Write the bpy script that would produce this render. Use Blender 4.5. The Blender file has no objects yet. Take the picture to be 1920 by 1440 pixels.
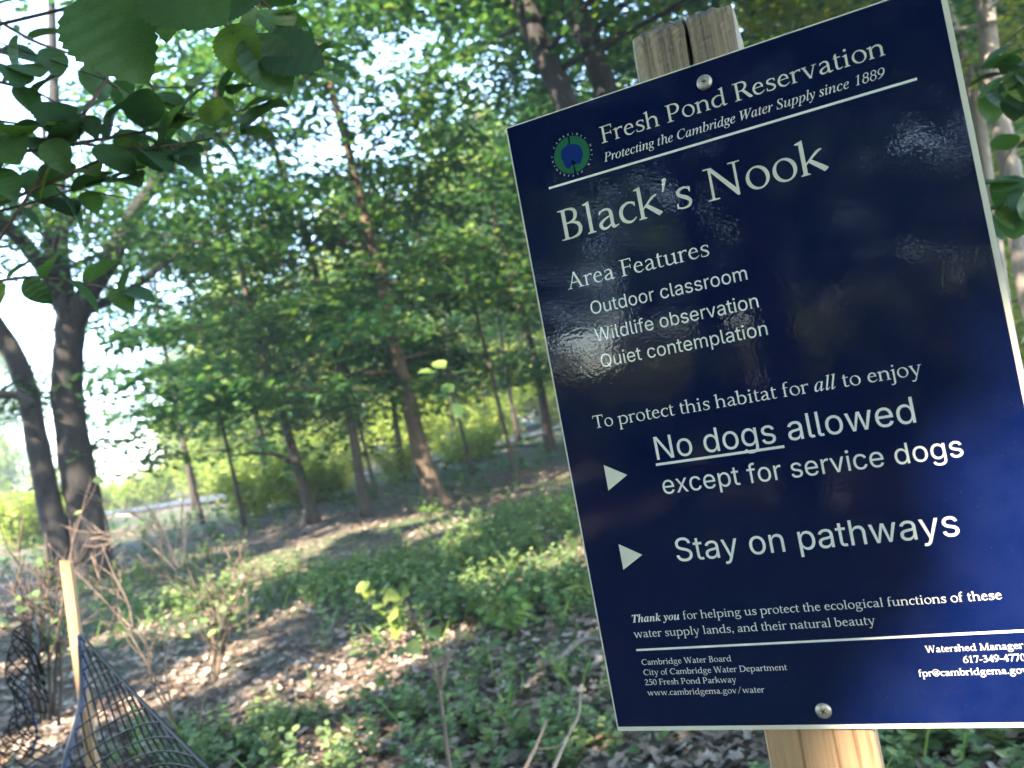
import bpy, bmesh, math, random
import numpy as np
from mathutils import Vector, Matrix

sc = bpy.context.scene
COL = sc.collection
rng = np.random.default_rng(7)
random.seed(7)
rad = math.radians

# ------------------------------------------------------------------ camera, sky, sun, exposure
CAM = np.array([0.0, 0.0, 1.4])
RW = np.array([[0.98333, -0.18182, 0.0], [0.00542, 0.02934, 0.99955], [-0.18174, -0.98289, 0.02984]])  # camera (right, down, forward) -> world
FPX = 1442.0
cam_data = bpy.data.cameras.new("camera")
cam = bpy.data.objects.new("camera", cam_data)
COL.objects.link(cam)
sc.camera = cam
cam_data.sensor_width = 36.0
cam_data.lens = FPX / 1920.0 * 36.0
cam_data.clip_start = 0.02
cam_data.clip_end = 1000.0
cam.matrix_world = Matrix([[RW[i][0], -RW[i][1], -RW[i][2], CAM[i]] for i in range(3)] + [[0, 0, 0, 1]])
cam_data.dof.use_dof = True
cam_data.dof.focus_distance = 0.74
cam_data.dof.aperture_fstop = 6.8

HAZE = 0.0022  # density of the haze added in place of lens veil
SUN_EL, SUN_AZ = rad(40.0), rad(24.0)          # sun stands behind the camera, to its left
SUN = np.array([-math.sin(SUN_AZ) * math.cos(SUN_EL), -math.cos(SUN_AZ) * math.cos(SUN_EL), math.sin(SUN_EL)])
world = bpy.data.worlds.new("World")
sc.world = world
world.use_nodes = True
wn = world.node_tree
bg = wn.nodes["Background"]
sky = wn.nodes.new("ShaderNodeTexSky")
sky.sky_type = 'NISHITA'
sky.sun_disc = False
sky.sun_elevation = SUN_EL
sky.sun_rotation = math.pi - SUN_AZ
sky.air_density = 1.0
sky.dust_density = 0.4
bg.inputs["Strength"].default_value = 0.15
wn.links.new(sky.outputs[0], bg.inputs["Color"])
sun_data = bpy.data.lights.new("sun", 'SUN')
sun_data.energy = 3.5
sun_data.angle = rad(0.53)
sun_data.color = (1.0, 0.85, 0.67)
sun = bpy.data.objects.new("sun", sun_data)
COL.objects.link(sun)
sun.rotation_euler = Vector(SUN).to_track_quat('Z', 'Y').to_euler()
sc.view_settings.view_transform = 'Standard'
sc.view_settings.look = 'None'
sc.view_settings.gamma = 1.0
sc.view_settings.exposure = 3.42
sc.cycles.max_bounces = 10
sc.cycles.diffuse_bounces = 5
sc.cycles.transmission_bounces = 6


# ------------------------------------------------------------------ helpers
def ray(px, py):
    return RW @ np.array([(px - 960) / FPX, (py - 720) / FPX, 1.0])


def at(px, py, d):
    return CAM + ray(px, py) * d


def gnd(px, py, z=0.0):
    r = ray(px, py)
    return CAM + r * ((z - CAM[2]) / r[2])


def height(x, y):
    x = np.asarray(x, float); y = np.asarray(y, float)
    return 0.05 * np.sin(x * 0.9 + 1.3) * np.cos(y * 0.7) + 0.03 * np.sin(x * 2.1 + y * 1.7)


class MB:
    """Collects shapes; build() links them as ONE mesh object."""
    def __init__(s):
        s.v = []; s.f = []; s.n = 0; s.mi = []; s.smooth = []

    def add(s, verts, faces, mat=0, smooth=True):
        verts = np.asarray(verts, float).reshape(-1, 3)
        s.v.append(verts)
        s.f.append([tuple(int(i) + s.n for i in f) for f in faces])
        s.mi += [mat] * len(faces)
        s.smooth += [smooth] * len(faces)
        s.n += len(verts)

    def quads(s, verts, faces, mat=0, smooth=False):
        s.add(verts, faces, mat, smooth)

    def tube(s, pts, radii, seg=6, mat=0, cap=True, rough=0.0):
        pts = np.asarray(pts, float)
        n = len(pts)
        radii = np.broadcast_to(np.asarray(radii, float), (n,))
        tang = np.gradient(pts, axis=0)
        tang /= np.linalg.norm(tang, axis=1)[:, None] + 1e-12
        up = np.array([0.3, 0.9, 0.2])
        vs = []
        for i in range(n):
            a = np.cross(tang[i], up); a /= np.linalg.norm(a) + 1e-12
            b = np.cross(tang[i], a)
            th = np.arange(seg) / seg * 2 * math.pi
            rr = radii[i] * (1 + rough * (rng.random(seg) - 0.5))
            vs.append(pts[i] + np.cos(th)[:, None] * a * rr[:, None] + np.sin(th)[:, None] * b * rr[:, None])
        fs = []
        for i in range(n - 1):
            for j in range(seg):
                k = (j + 1) % seg
                fs.append((i * seg + j, i * seg + k, (i + 1) * seg + k, (i + 1) * seg + j))
        if cap:
            fs.append(tuple(range(seg - 1, -1, -1)))
            fs.append(tuple((n - 1) * seg + j for j in range(seg)))
        s.add(np.vstack(vs), fs, mat)

    def build(s, name, mats, parent=None):
        me = bpy.data.meshes.new(name)
        if s.n:
            me.from_pydata(np.vstack(s.v).tolist(), [], [f for fl in s.f for f in fl])
            me.polygons.foreach_set("material_index", s.mi)
            me.polygons.foreach_set("use_smooth", s.smooth)
        if not isinstance(mats, (list, tuple)): mats = [mats]
        for m in mats: me.materials.append(m)
        me.update()
        return link(name, me, parent)


def link(name, me, parent=None):
    o = bpy.data.objects.new(name, me)
    COL.objects.link(o)
    if parent: o.parent = parent
    return o


def tag(o, label=None, cat=None, group=None, kind=None):
    if label: o["label"] = label
    if cat: o["category"] = cat
    if group: o["group"] = group
    if kind: o["kind"] = kind
    return o


def thing(name, label, cat, loc=(0, 0, 0), rz=0.0, group=None):
    o = bpy.data.objects.new(name, None)
    COL.objects.link(o)
    o.empty_display_size = 0.1
    o.location = tuple(float(q) for q in loc); o.rotation_euler = (0, 0, rz)
    return tag(o, label, cat, group)


def dup(root, loc, rz, scale=1.0, label=None):
    r = root.copy(); COL.objects.link(r)
    r.location = loc; r.rotation_euler = (0, 0, rz); r.scale = (scale,) * 3
    if label: r["label"] = label
    for ch in root.children:
        c = ch.copy(); COL.objects.link(c); c.parent = r
        for g in ch.children:
            d = g.copy(); COL.objects.link(d); d.parent = c
    return r


def catmull(pts, n=6):
    p = np.asarray(pts, float)
    if len(p) < 3: return p
    q = np.vstack([2 * p[0] - p[1], p, 2 * p[-1] - p[-2]])
    out = []
    for i in range(1, len(q) - 2):
        a, b, c, d = q[i - 1:i + 3]
        for j in range(n):
            t = j / n
            out.append(.5 * (2 * b + (c - a) * t + (2 * a - 5 * b + 4 * c - d) * t * t + (3 * b - a - 3 * c + d) * t ** 3))
    out.append(p[-1])
    return np.array(out)


LEAF6 = (np.array([(0, 0, 0), (.30, .42, .08), (.70, .34, .04), (1, 0, -.06), (.70, -.34, .04), (.30, -.42, .08)]), [(0, 1, 2, 3), (0, 3, 4, 5)])
_o = [(0, .02), (.10, .22), (.24, .36), (.42, .42), (.60, .37), (.78, .25), (.90, .12), (1.0, 0)]
def _big(jag=0.028):
    vs = []; fs = []
    rows = []
    for i, (t, w) in enumerate(_o):
        row = []
        for u in (-1, -.5, 0, .5, 1):
            z = 0.16 * abs(u) * w - 0.12 * t * t + (0.012 if (i + int(u * 2)) % 2 else -.012) * (abs(u) > .2)
            row.append(len(vs)); vs.append((t + (jag if abs(u) == 1 and i % 2 else 0) + .10 * abs(u) * w, u * w, z))
        rows.append(row)
    for i in range(len(rows) - 1):
        for k in range(4):
            fs.append((rows[i][k], rows[i][k + 1], rows[i + 1][k + 1], rows[i + 1][k]))
    return np.array(vs), fs
def _hazel(n=26):
    """broad toothed leaf: outline points along each side joined to the midrib in strips"""
    vs = []; fs = []
    prev = None
    for i in range(n):
        t = i / (n - 1)
        w = 0.43 * (math.sin(math.pi * t ** 0.72)) ** 0.75 if 0 < t < 1 else 0.0
        tooth = 0.028 if i % 2 else -0.008
        sweep = 0.10 * w
        row = []
        for u in (-1, -.55, 0, .55, 1):
            ww = w + (tooth * min(1, w * 5) if abs(u) == 1 else 0)
            z = 0.18 * abs(u) * w - 0.16 * (t - .3) ** 2 + (0.010 if i % 4 < 2 else -0.004) * (abs(u) == .55)
            row.append(len(vs)); vs.append((t + sweep * abs(u), u * ww, z))
        if prev:
            for k in range(4): fs.append((prev[k], prev[k + 1], row[k + 1], row[k]))
        prev = row
    return np.array(vs), fs
OVATE = _big()
HAZEL = _hazel()
LITTER = (np.array([(0, 0, 0), (.22, .24, .05), (.46, .15, .02), (.70, .32, .09), (1, 0, .01), (.78, -.26, .06), (.5, -.15, .03), (.24, -.30, .08), (.5, 0, -.02)]),
          [(0, 8, 2, 1), (2, 8, 4, 3), (8, 6, 5, 4), (0, 7, 6, 8)])


def leaf_mesh(name, P, A, N, S, tmpl, mats, smooth=False):
    """one mesh of many leaves: positions P, long axes A, normals N, lengths S"""
    tv, tf = tmpl
    P = np.asarray(P, float); n = len(P)
    A = A / (np.linalg.norm(A, axis=1)[:, None] + 1e-9)
    Bv = np.cross(N, A); Bv /= np.linalg.norm(Bv, axis=1)[:, None] + 1e-9
    Nn = np.cross(A, Bv)
    S = np.asarray(S, float)
    W = S * (0.85 + 0.3 * rng.random(n))
    V = (P[:, None, :] + tv[None, :, 0, None] * (A * S[:, None])[:, None, :] + tv[None, :, 1, None] * (Bv * W[:, None])[:, None, :]
         + tv[None, :, 2, None] * (Nn * (S * (0.6 + 1.2 * rng.random(n)))[:, None])[:, None, :])
    k = len(tv)
    me = bpy.data.meshes.new(name)
    loops = []; starts = []; totals = []; off = 0
    fl = [list(f) for f in tf]
    one = np.array([i for f in fl for i in f])
    tot = np.array([len(f) for f in fl])
    L = (one[None, :] + (np.arange(n) * k)[:, None]).ravel()
    T = np.tile(tot, n)
    St = np.concatenate([[0], np.cumsum(T)[:-1]])
    me.vertices.add(n * k); me.loops.add(len(L)); me.polygons.add(len(T))
    me.vertices.foreach_set("co", V.reshape(-1).astype(np.float32))
    me.loops.foreach_set("vertex_index", L.astype(np.int32))
    me.polygons.foreach_set("loop_start", St.astype(np.int32))
    me.polygons.foreach_set("loop_total", T.astype(np.int32))
    me.polygons.foreach_set("use_smooth", np.full(len(T), smooth))
    for m in (mats if isinstance(mats, (list, tuple)) else [mats]): me.materials.append(m)
    me.update(calc_edges=True)
    return me


def rand_dirs(n):
    v = rng.normal(size=(n, 3)); return v / np.linalg.norm(v, axis=1)[:, None]


GAPS = []          # (point, radius): openings in the canopy along the sun's ray to that point
def keep(P):
    m = np.ones(len(P), bool)
    for q, r in GAPS:
        d = P - q
        t = d @ SUN
        dist = np.linalg.norm(d - t[:, None] * SUN, axis=1)
        m &= ~((dist < r + 0.05) & (t > 0.4))
    return m


# ------------------------------------------------------------------ materials
def new_mat(name):
    m = bpy.data.materials.new(name); m.use_nodes = True
    nt = m.node_tree
    return m, nt, nt.nodes["Principled BSDF"]


def ramp(nt, stops, interp='LINEAR'):
    r = nt.nodes.new("ShaderNodeValToRGB"); r.color_ramp.interpolation = interp
    e = r.color_ramp.elements
    while len(e) > 1: e.remove(e[0])
    e[0].position = stops[0][0]; e[0].color = (*stops[0][1], 1)
    for p, c in stops[1:]:
        x = e.new(p); x.color = (*c, 1)
    return r


def noise(nt, scale, detail=4, rough=.6, vec=None, dims='3D'):
    n = nt.nodes.new("ShaderNodeTexNoise"); n.inputs["Scale"].default_value = scale
    n.inputs["Detail"].default_value = detail; n.inputs["Roughness"].default_value = rough
    if vec is not None: nt.links.new(vec, n.inputs["Vector"])
    return n


def obj_vec(nt, scale=(1, 1, 1), rot=(0, 0, 0)):
    tc = nt.nodes.new("ShaderNodeTexCoord"); mp = nt.nodes.new("ShaderNodeMapping")
    mp.inputs["Scale"].default_value = scale; mp.inputs["Rotation"].default_value = rot
    nt.links.new(tc.outputs["Object"], mp.inputs["Vector"])
    return mp.outputs[0]


def bump(nt, h, strength, dist, bsdf):
    b = nt.nodes.new("ShaderNodeBump"); b.inputs["Strength"].default_value = strength; b.inputs["Distance"].default_value = dist
    nt.links.new(h, b.inputs["Height"]); nt.links.new(b.outputs[0], bsdf.inputs["Normal"])
    return b


def leaf_mat(name, stops, trans=0.45, rough=0.5, spec=0.4, tcol=(1.2, 1.25, 0.5), veins=False):
    m, nt, b = new_mat(name)
    g = nt.nodes.new("ShaderNodeNewGeometry")
    r = ramp(nt, stops)
    nt.links.new(g.outputs["Random Per Island"], r.inputs[0])
    colour = r.outputs[0]
    if veins:
        n = noise(nt, 60, 3)
        mx = nt.nodes.new("ShaderNodeMixRGB"); mx.blend_type = 'MULTIPLY'; mx.inputs[0].default_value = .35
        nt.links.new(colour, mx.inputs[1])
        rr = ramp(nt, [(.3, (.55, .6, .5)), (.7, (1.2, 1.2, 1.1))]); nt.links.new(n.outputs[0], rr.inputs[0]); nt.links.new(rr.outputs[0], mx.inputs[2])
        colour = mx.outputs[0]
        bump(nt, n.outputs[0], .4, .002, b)
    nt.links.new(colour, b.inputs["Base Color"])
    b.inputs["Roughness"].default_value = rough
    b.inputs["Specular IOR Level"].default_value = spec
    t = nt.nodes.new("ShaderNodeBsdfTranslucent")
    mul = nt.nodes.new("ShaderNodeMixRGB"); mul.blend_type = 'MULTIPLY'; mul.inputs[0].default_value = 1
    nt.links.new(colour, mul.inputs[1]); mul.inputs[2].default_value = (*tcol, 1)
    nt.links.new(mul.outputs[0], t.inputs[0])
    mix = nt.nodes.new("ShaderNodeMixShader"); mix.inputs[0].default_value = trans
    nt.links.new(b.outputs[0], mix.inputs[1]); nt.links.new(t.outputs[0], mix.inputs[2])
    nt.links.new(mix.outputs[0], nt.nodes["Material Output"].inputs["Surface"])
    return m


M = {}
M['leaf_maple'] = leaf_mat("maple_leaf", [(0, (.030, .085, .046)), (.5, (.048, .128, .062)), (.8, (.08, .17, .066)), (1, (.17, .25, .08))], trans=.55)
M['leaf_tall'] = leaf_mat("tall_tree_leaf", [(0, (.034, .09, .046)), (.6, (.055, .13, .062)), (1, (.12, .20, .075))], trans=.55)
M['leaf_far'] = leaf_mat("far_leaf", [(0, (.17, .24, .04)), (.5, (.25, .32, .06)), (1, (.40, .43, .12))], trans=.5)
M['leaf_near'] = leaf_mat("broad_leaf", [(0, (.024, .062, .03)), (.6, (.04, .095, .036)), (.85, (.065, .14, .04)), (1, (.13, .20, .045))], trans=.5, veins=True)
M['leaf_herb'] = leaf_mat("herb_leaf", [(0, (.07, .125, .05)), (.5, (.13, .205, .08)), (.85, (.20, .28, .10)), (1, (.31, .34, .11))], trans=.3)
M['leaf_pale'] = leaf_mat("pale_leaf", [(0, (.12, .22, .05)), (1, (.22, .32, .08))], trans=.4)
M['leaf_yellow'] = leaf_mat("yellowed_leaf", [(0, (.12, .19, .05)), (.7, (.20, .26, .06)), (1, (.30, .32, .08))], trans=.4)
M['leaf_grass'] = leaf_mat("low_green", [(0, (.04, .10, .035)), (1, (.11, .19, .06))], trans=.3)


def litter_mat():
    m, nt, b = new_mat("dry_leaf")
    g = nt.nodes.new("ShaderNodeNewGeometry")
    r = ramp(nt, [(0, (.05, .033, .022)), (.25, (.135, .088, .06)), (.5, (.24, .17, .125)), (.8, (.34, .265, .21)), (1, (.44, .38, .33))])
    nt.links.new(g.outputs["Random Per Island"], r.inputs[0])
    n = noise(nt, 30, 3)
    mx = nt.nodes.new("ShaderNodeMixRGB"); mx.blend_type = 'MULTIPLY'; mx.inputs[0].default_value = .5
    rr = ramp(nt, [(.3, (.5, .45, .4)), (.7, (1.15, 1.15, 1.15))]); nt.links.new(n.outputs[0], rr.inputs[0])
    nt.links.new(r.outputs[0], mx.inputs[1]); nt.links.new(rr.outputs[0], mx.inputs[2])
    nt.links.new(mx.outputs[0], b.inputs["Base Color"]); b.inputs["Roughness"].default_value = .75
    return m
M['litter'] = litter_mat()


def bark_mat(name, dark, light, scale=18, strength=.7, stretch=.25):
    m, nt, b = new_mat(name)
    v = obj_vec(nt, (1, 1, stretch))
    n = noise(nt, scale, 6, .65, v)
    big = noise(nt, 1.7, 3, .5, v)
    r = ramp(nt, [(.30, dark), (.62, light)])
    nt.links.new(n.outputs[0], r.inputs[0])
    mx = nt.nodes.new("ShaderNodeMixRGB"); mx.blend_type = 'MULTIPLY'; mx.inputs[0].default_value = .6
    rr = ramp(nt, [(.35, (.6, .65, .55)), (.65, (1.15, 1.1, 1.05))]); nt.links.new(big.outputs[0], rr.inputs[0])
    nt.links.new(r.outputs[0], mx.inputs[1]); nt.links.new(rr.outputs[0], mx.inputs[2])
    nt.links.new(mx.outputs[0], b.inputs["Base Color"])
    b.inputs["Roughness"].default_value = .85
    bump(nt, n.outputs[0], strength, .02, b)
    return m
M['bark'] = bark_mat("grey_brown_bark", (.022, .018, .015), (.075, .058, .044))
M['bark_warm'] = bark_mat("smooth_brown_bark", (.035, .024, .016), (.105, .072, .045), 12, .35)
M['bark_dark'] = bark_mat("dark_furrowed_bark", (.010, .009, .010), (.036, .030, .029), 14, 1.0)
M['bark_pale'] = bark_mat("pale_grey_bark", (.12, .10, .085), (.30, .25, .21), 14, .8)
M['twig'] = bark_mat("dry_twig", (.10, .075, .06), (.24, .185, .15), 30, .3)
M['twig_pale'] = bark_mat("bleached_twig", (.26, .18, .14), (.50, .37, .29), 30, .3)
M['stem_dark'] = bark_mat("shrub_stem", (.05, .038, .03), (.14, .10, .08), 30, .3)


def ground_mat():
    m, nt, b = new_mat("woodland_soil")
    v = obj_vec(nt)
    n1 = noise(nt, 9, 8, .7, v); n2 = noise(nt, .35, 3, .5, v)
    r = ramp(nt, [(.25, (.035, .026, .018)), (.5, (.10, .078, .058)), (.72, (.20, .16, .125))])
    nt.links.new(n1.outputs[0], r.inputs[0])
    g = ramp(nt, [(.4, (.035, .06, .02)), (.7, (.08, .12, .04))]); nt.links.new(n1.outputs[0], g.inputs[0])
    sel = ramp(nt, [(.46, (0, 0, 0)), (.58, (1, 1, 1))]); nt.links.new(n2.outputs[0], sel.inputs[0])
    mx = nt.nodes.new("ShaderNodeMixRGB")
    nt.links.new(sel.outputs[0], mx.inputs[0]); nt.links.new(r.outputs[0], mx.inputs[1]); nt.links.new(g.outputs[0], mx.inputs[2])
    nt.links.new(mx.outputs[0], b.inputs["Base Color"]); b.inputs["Roughness"].default_value = .95
    bump(nt, n1.outputs[0], .8, .04, b)
    return m
M['ground'] = ground_mat()


def asphalt_mat():
    m, nt, b = new_mat("asphalt")
    v = obj_vec(nt); n = noise(nt, 25, 5, .7, v)
    r = ramp(nt, [(.3, (.04, .043, .055)), (.7, (.075, .08, .10))]); nt.links.new(n.outputs[0], r.inputs[0])
    nt.links.new(r.outputs[0], b.inputs["Base Color"]); b.inputs["Roughness"].default_value = .8
    bump(nt, n.outputs[0], .3, .01, b)
    return m
M['asphalt'] = asphalt_mat()


def wood_mat(name, a, c, weather=None, knots=True, zmid=1.45, zspan=.25):
    m, nt, b = new_mat(name)
    warp = noise(nt, 9, 2, .5, obj_vec(nt, (1, 1, .25)))
    vec = nt.nodes.new("ShaderNodeVectorMath"); vec.operation = 'MULTIPLY_ADD'
    nt.links.new(warp.outputs["Color"], vec.inputs[0]); vec.inputs[1].default_value = (.010, .010, 0)
    nt.links.new(obj_vec(nt, (1, 1, .03)), vec.inputs[2])
    g1 = noise(nt, 150, 3, .6, vec.outputs[0]); g2 = noise(nt, 420, 4, .7, vec.outputs[0])
    ad = nt.nodes.new("ShaderNodeMath"); ad.operation = 'MULTIPLY_ADD'; ad.inputs[1].default_value = .35
    nt.links.new(g2.outputs[0], ad.inputs[0])
    mul = nt.nodes.new("ShaderNodeMath"); mul.operation = 'MULTIPLY'; mul.inputs[1].default_value = .65
    nt.links.new(g1.outputs[0], mul.inputs[0]); nt.links.new(mul.outputs[0], ad.inputs[2])
    r = ramp(nt, [(.40, a), (.465, tuple(.3 * p + .7 * q for p, q in zip(a, c))), (.58, c)]); nt.links.new(ad.outputs[0], r.inputs[0])
    col = r.outputs[0]
    if weather:
        r2 = ramp(nt, [(.38, weather[0]), (.6, weather[1])]); nt.links.new(ad.outputs[0], r2.inputs[0])
        tc = nt.nodes.new("ShaderNodeTexCoord"); sp = nt.nodes.new("ShaderNodeSeparateXYZ"); nt.links.new(tc.outputs["Object"], sp.inputs[0])
        mr = nt.nodes.new("ShaderNodeMapRange"); mr.inputs["From Min"].default_value = zmid - zspan; mr.inputs["From Max"].default_value = zmid + zspan
        nt.links.new(sp.outputs["Z"], mr.inputs["Value"])
        mx = nt.nodes.new("ShaderNodeMixRGB"); nt.links.new(mr.outputs[0], mx.inputs[0]); nt.links.new(col, mx.inputs[1]); nt.links.new(r2.outputs[0], mx.inputs[2])
        col = mx.outputs[0]
    nt.links.new(col, b.inputs["Base Color"]); b.inputs["Roughness"].default_value = .75
    bump(nt, ad.outputs[0], .6, .002, b)
    return m
M['post'] = wood_mat("post_timber", (.22, .125, .062), (.45, .29, .16), ((.12, .10, .072), (.35, .29, .20)), zmid=1.38, zspan=.22)
M['stake'] = wood_mat("stake_timber", (.22, .13, .07), (.40, .26, .14))
M['endgrain'] = wood_mat("weathered_end", (.05, .045, .04), (.16, .13, .11))


def gloss_face(name, base, rough=.012, dust=.0):
    m, nt, b = new_mat(name)
    v = obj_vec(nt)
    n = noise(nt, 330, 1, .5, v); n2 = noise(nt, 120, 1, .5, v)
    ad = nt.nodes.new("ShaderNodeMath"); ad.operation = 'MULTIPLY_ADD'; ad.inputs[1].default_value = .8
    nt.links.new(n2.outputs[0], ad.inputs[0]); nt.links.new(n.outputs[0], ad.inputs[2])
    d = noise(nt, 25, 6, .75, v); s = noise(nt, 900, 3, .6, v)
    rr = ramp(nt, [(.35, base), (.75, tuple(min(1, q * 1.12 + dust) for q in base))]); nt.links.new(d.outputs[0], rr.inputs[0])
    sp = ramp(nt, [(.70, (0, 0, 0)), (.76, (1, 1, 1))]); nt.links.new(s.outputs[0], sp.inputs[0])
    mx = nt.nodes.new("ShaderNodeMixRGB"); nt.links.new(rr.outputs[0], mx.inputs[1]); mx.inputs[2].default_value = (.25, .25, .26, 1)
    sm = nt.nodes.new("ShaderNodeMath"); sm.operation = 'MULTIPLY'; sm.inputs[1].default_value = .4
    nt.links.new(sp.outputs[0], sm.inputs[0]); nt.links.new(sm.outputs[0], mx.inputs[0])
    nt.links.new(mx.outputs[0], b.inputs["Base Color"])
    b.inputs["Roughness"].default_value = rough; b.inputs["IOR"].default_value = 1.5
    bump(nt, ad.outputs[0], .045, .0008, b)
    return m
M['sign_blue'] = gloss_face("navy_print", (.0013, .0055, .041), dust=.003)
M['sign_cream'] = gloss_face("cream_print", (.66, .66, .56))
M['sign_white'] = gloss_face("white_print", (.74, .76, .72))
M['sign_green'] = gloss_face("green_print", (.018, .13, .06))
M['sign_lightblue'] = gloss_face("blue_print", (.008, .028, .17))


def plain(name, col, rough=.5, metal=0.0, nscale=40, var=.25, bs=.2, bd=.002):
    m, nt, b = new_mat(name)
    v = obj_vec(nt); n = noise(nt, nscale, 5, .6, v)
    r = ramp(nt, [(.3, tuple(q * (1 - var) for q in col)), (.7, tuple(min(1, q * (1 + var)) for q in col))]); nt.links.new(n.outputs[0], r.inputs[0])
    nt.links.new(r.outputs[0], b.inputs["Base Color"]); b.inputs["Roughness"].default_value = rough; b.inputs["Metallic"].default_value = metal
    bump(nt, n.outputs[0], bs, bd, b)
    return m
M['steel'] = plain("screw_steel", (.50, .48, .42), .52, .85, 400, .2, .15, .0005)
M['recess'] = plain("screw_recess", (.06, .05, .045), .6, .8, 400)
M['net'] = plain("black_plastic_net", (.010, .011, .014), .6, 0, 60, .3)
M['net'].node_tree.nodes['Principled BSDF'].inputs['Specular IOR Level'].default_value = .15
M['selvage'] = plain("blue_grey_net_edge", (.10, .12, .19), .35, 0, 60, .2)
M['crack'] = plain("crack_shadow", (.012, .01, .008), .95)

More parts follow.
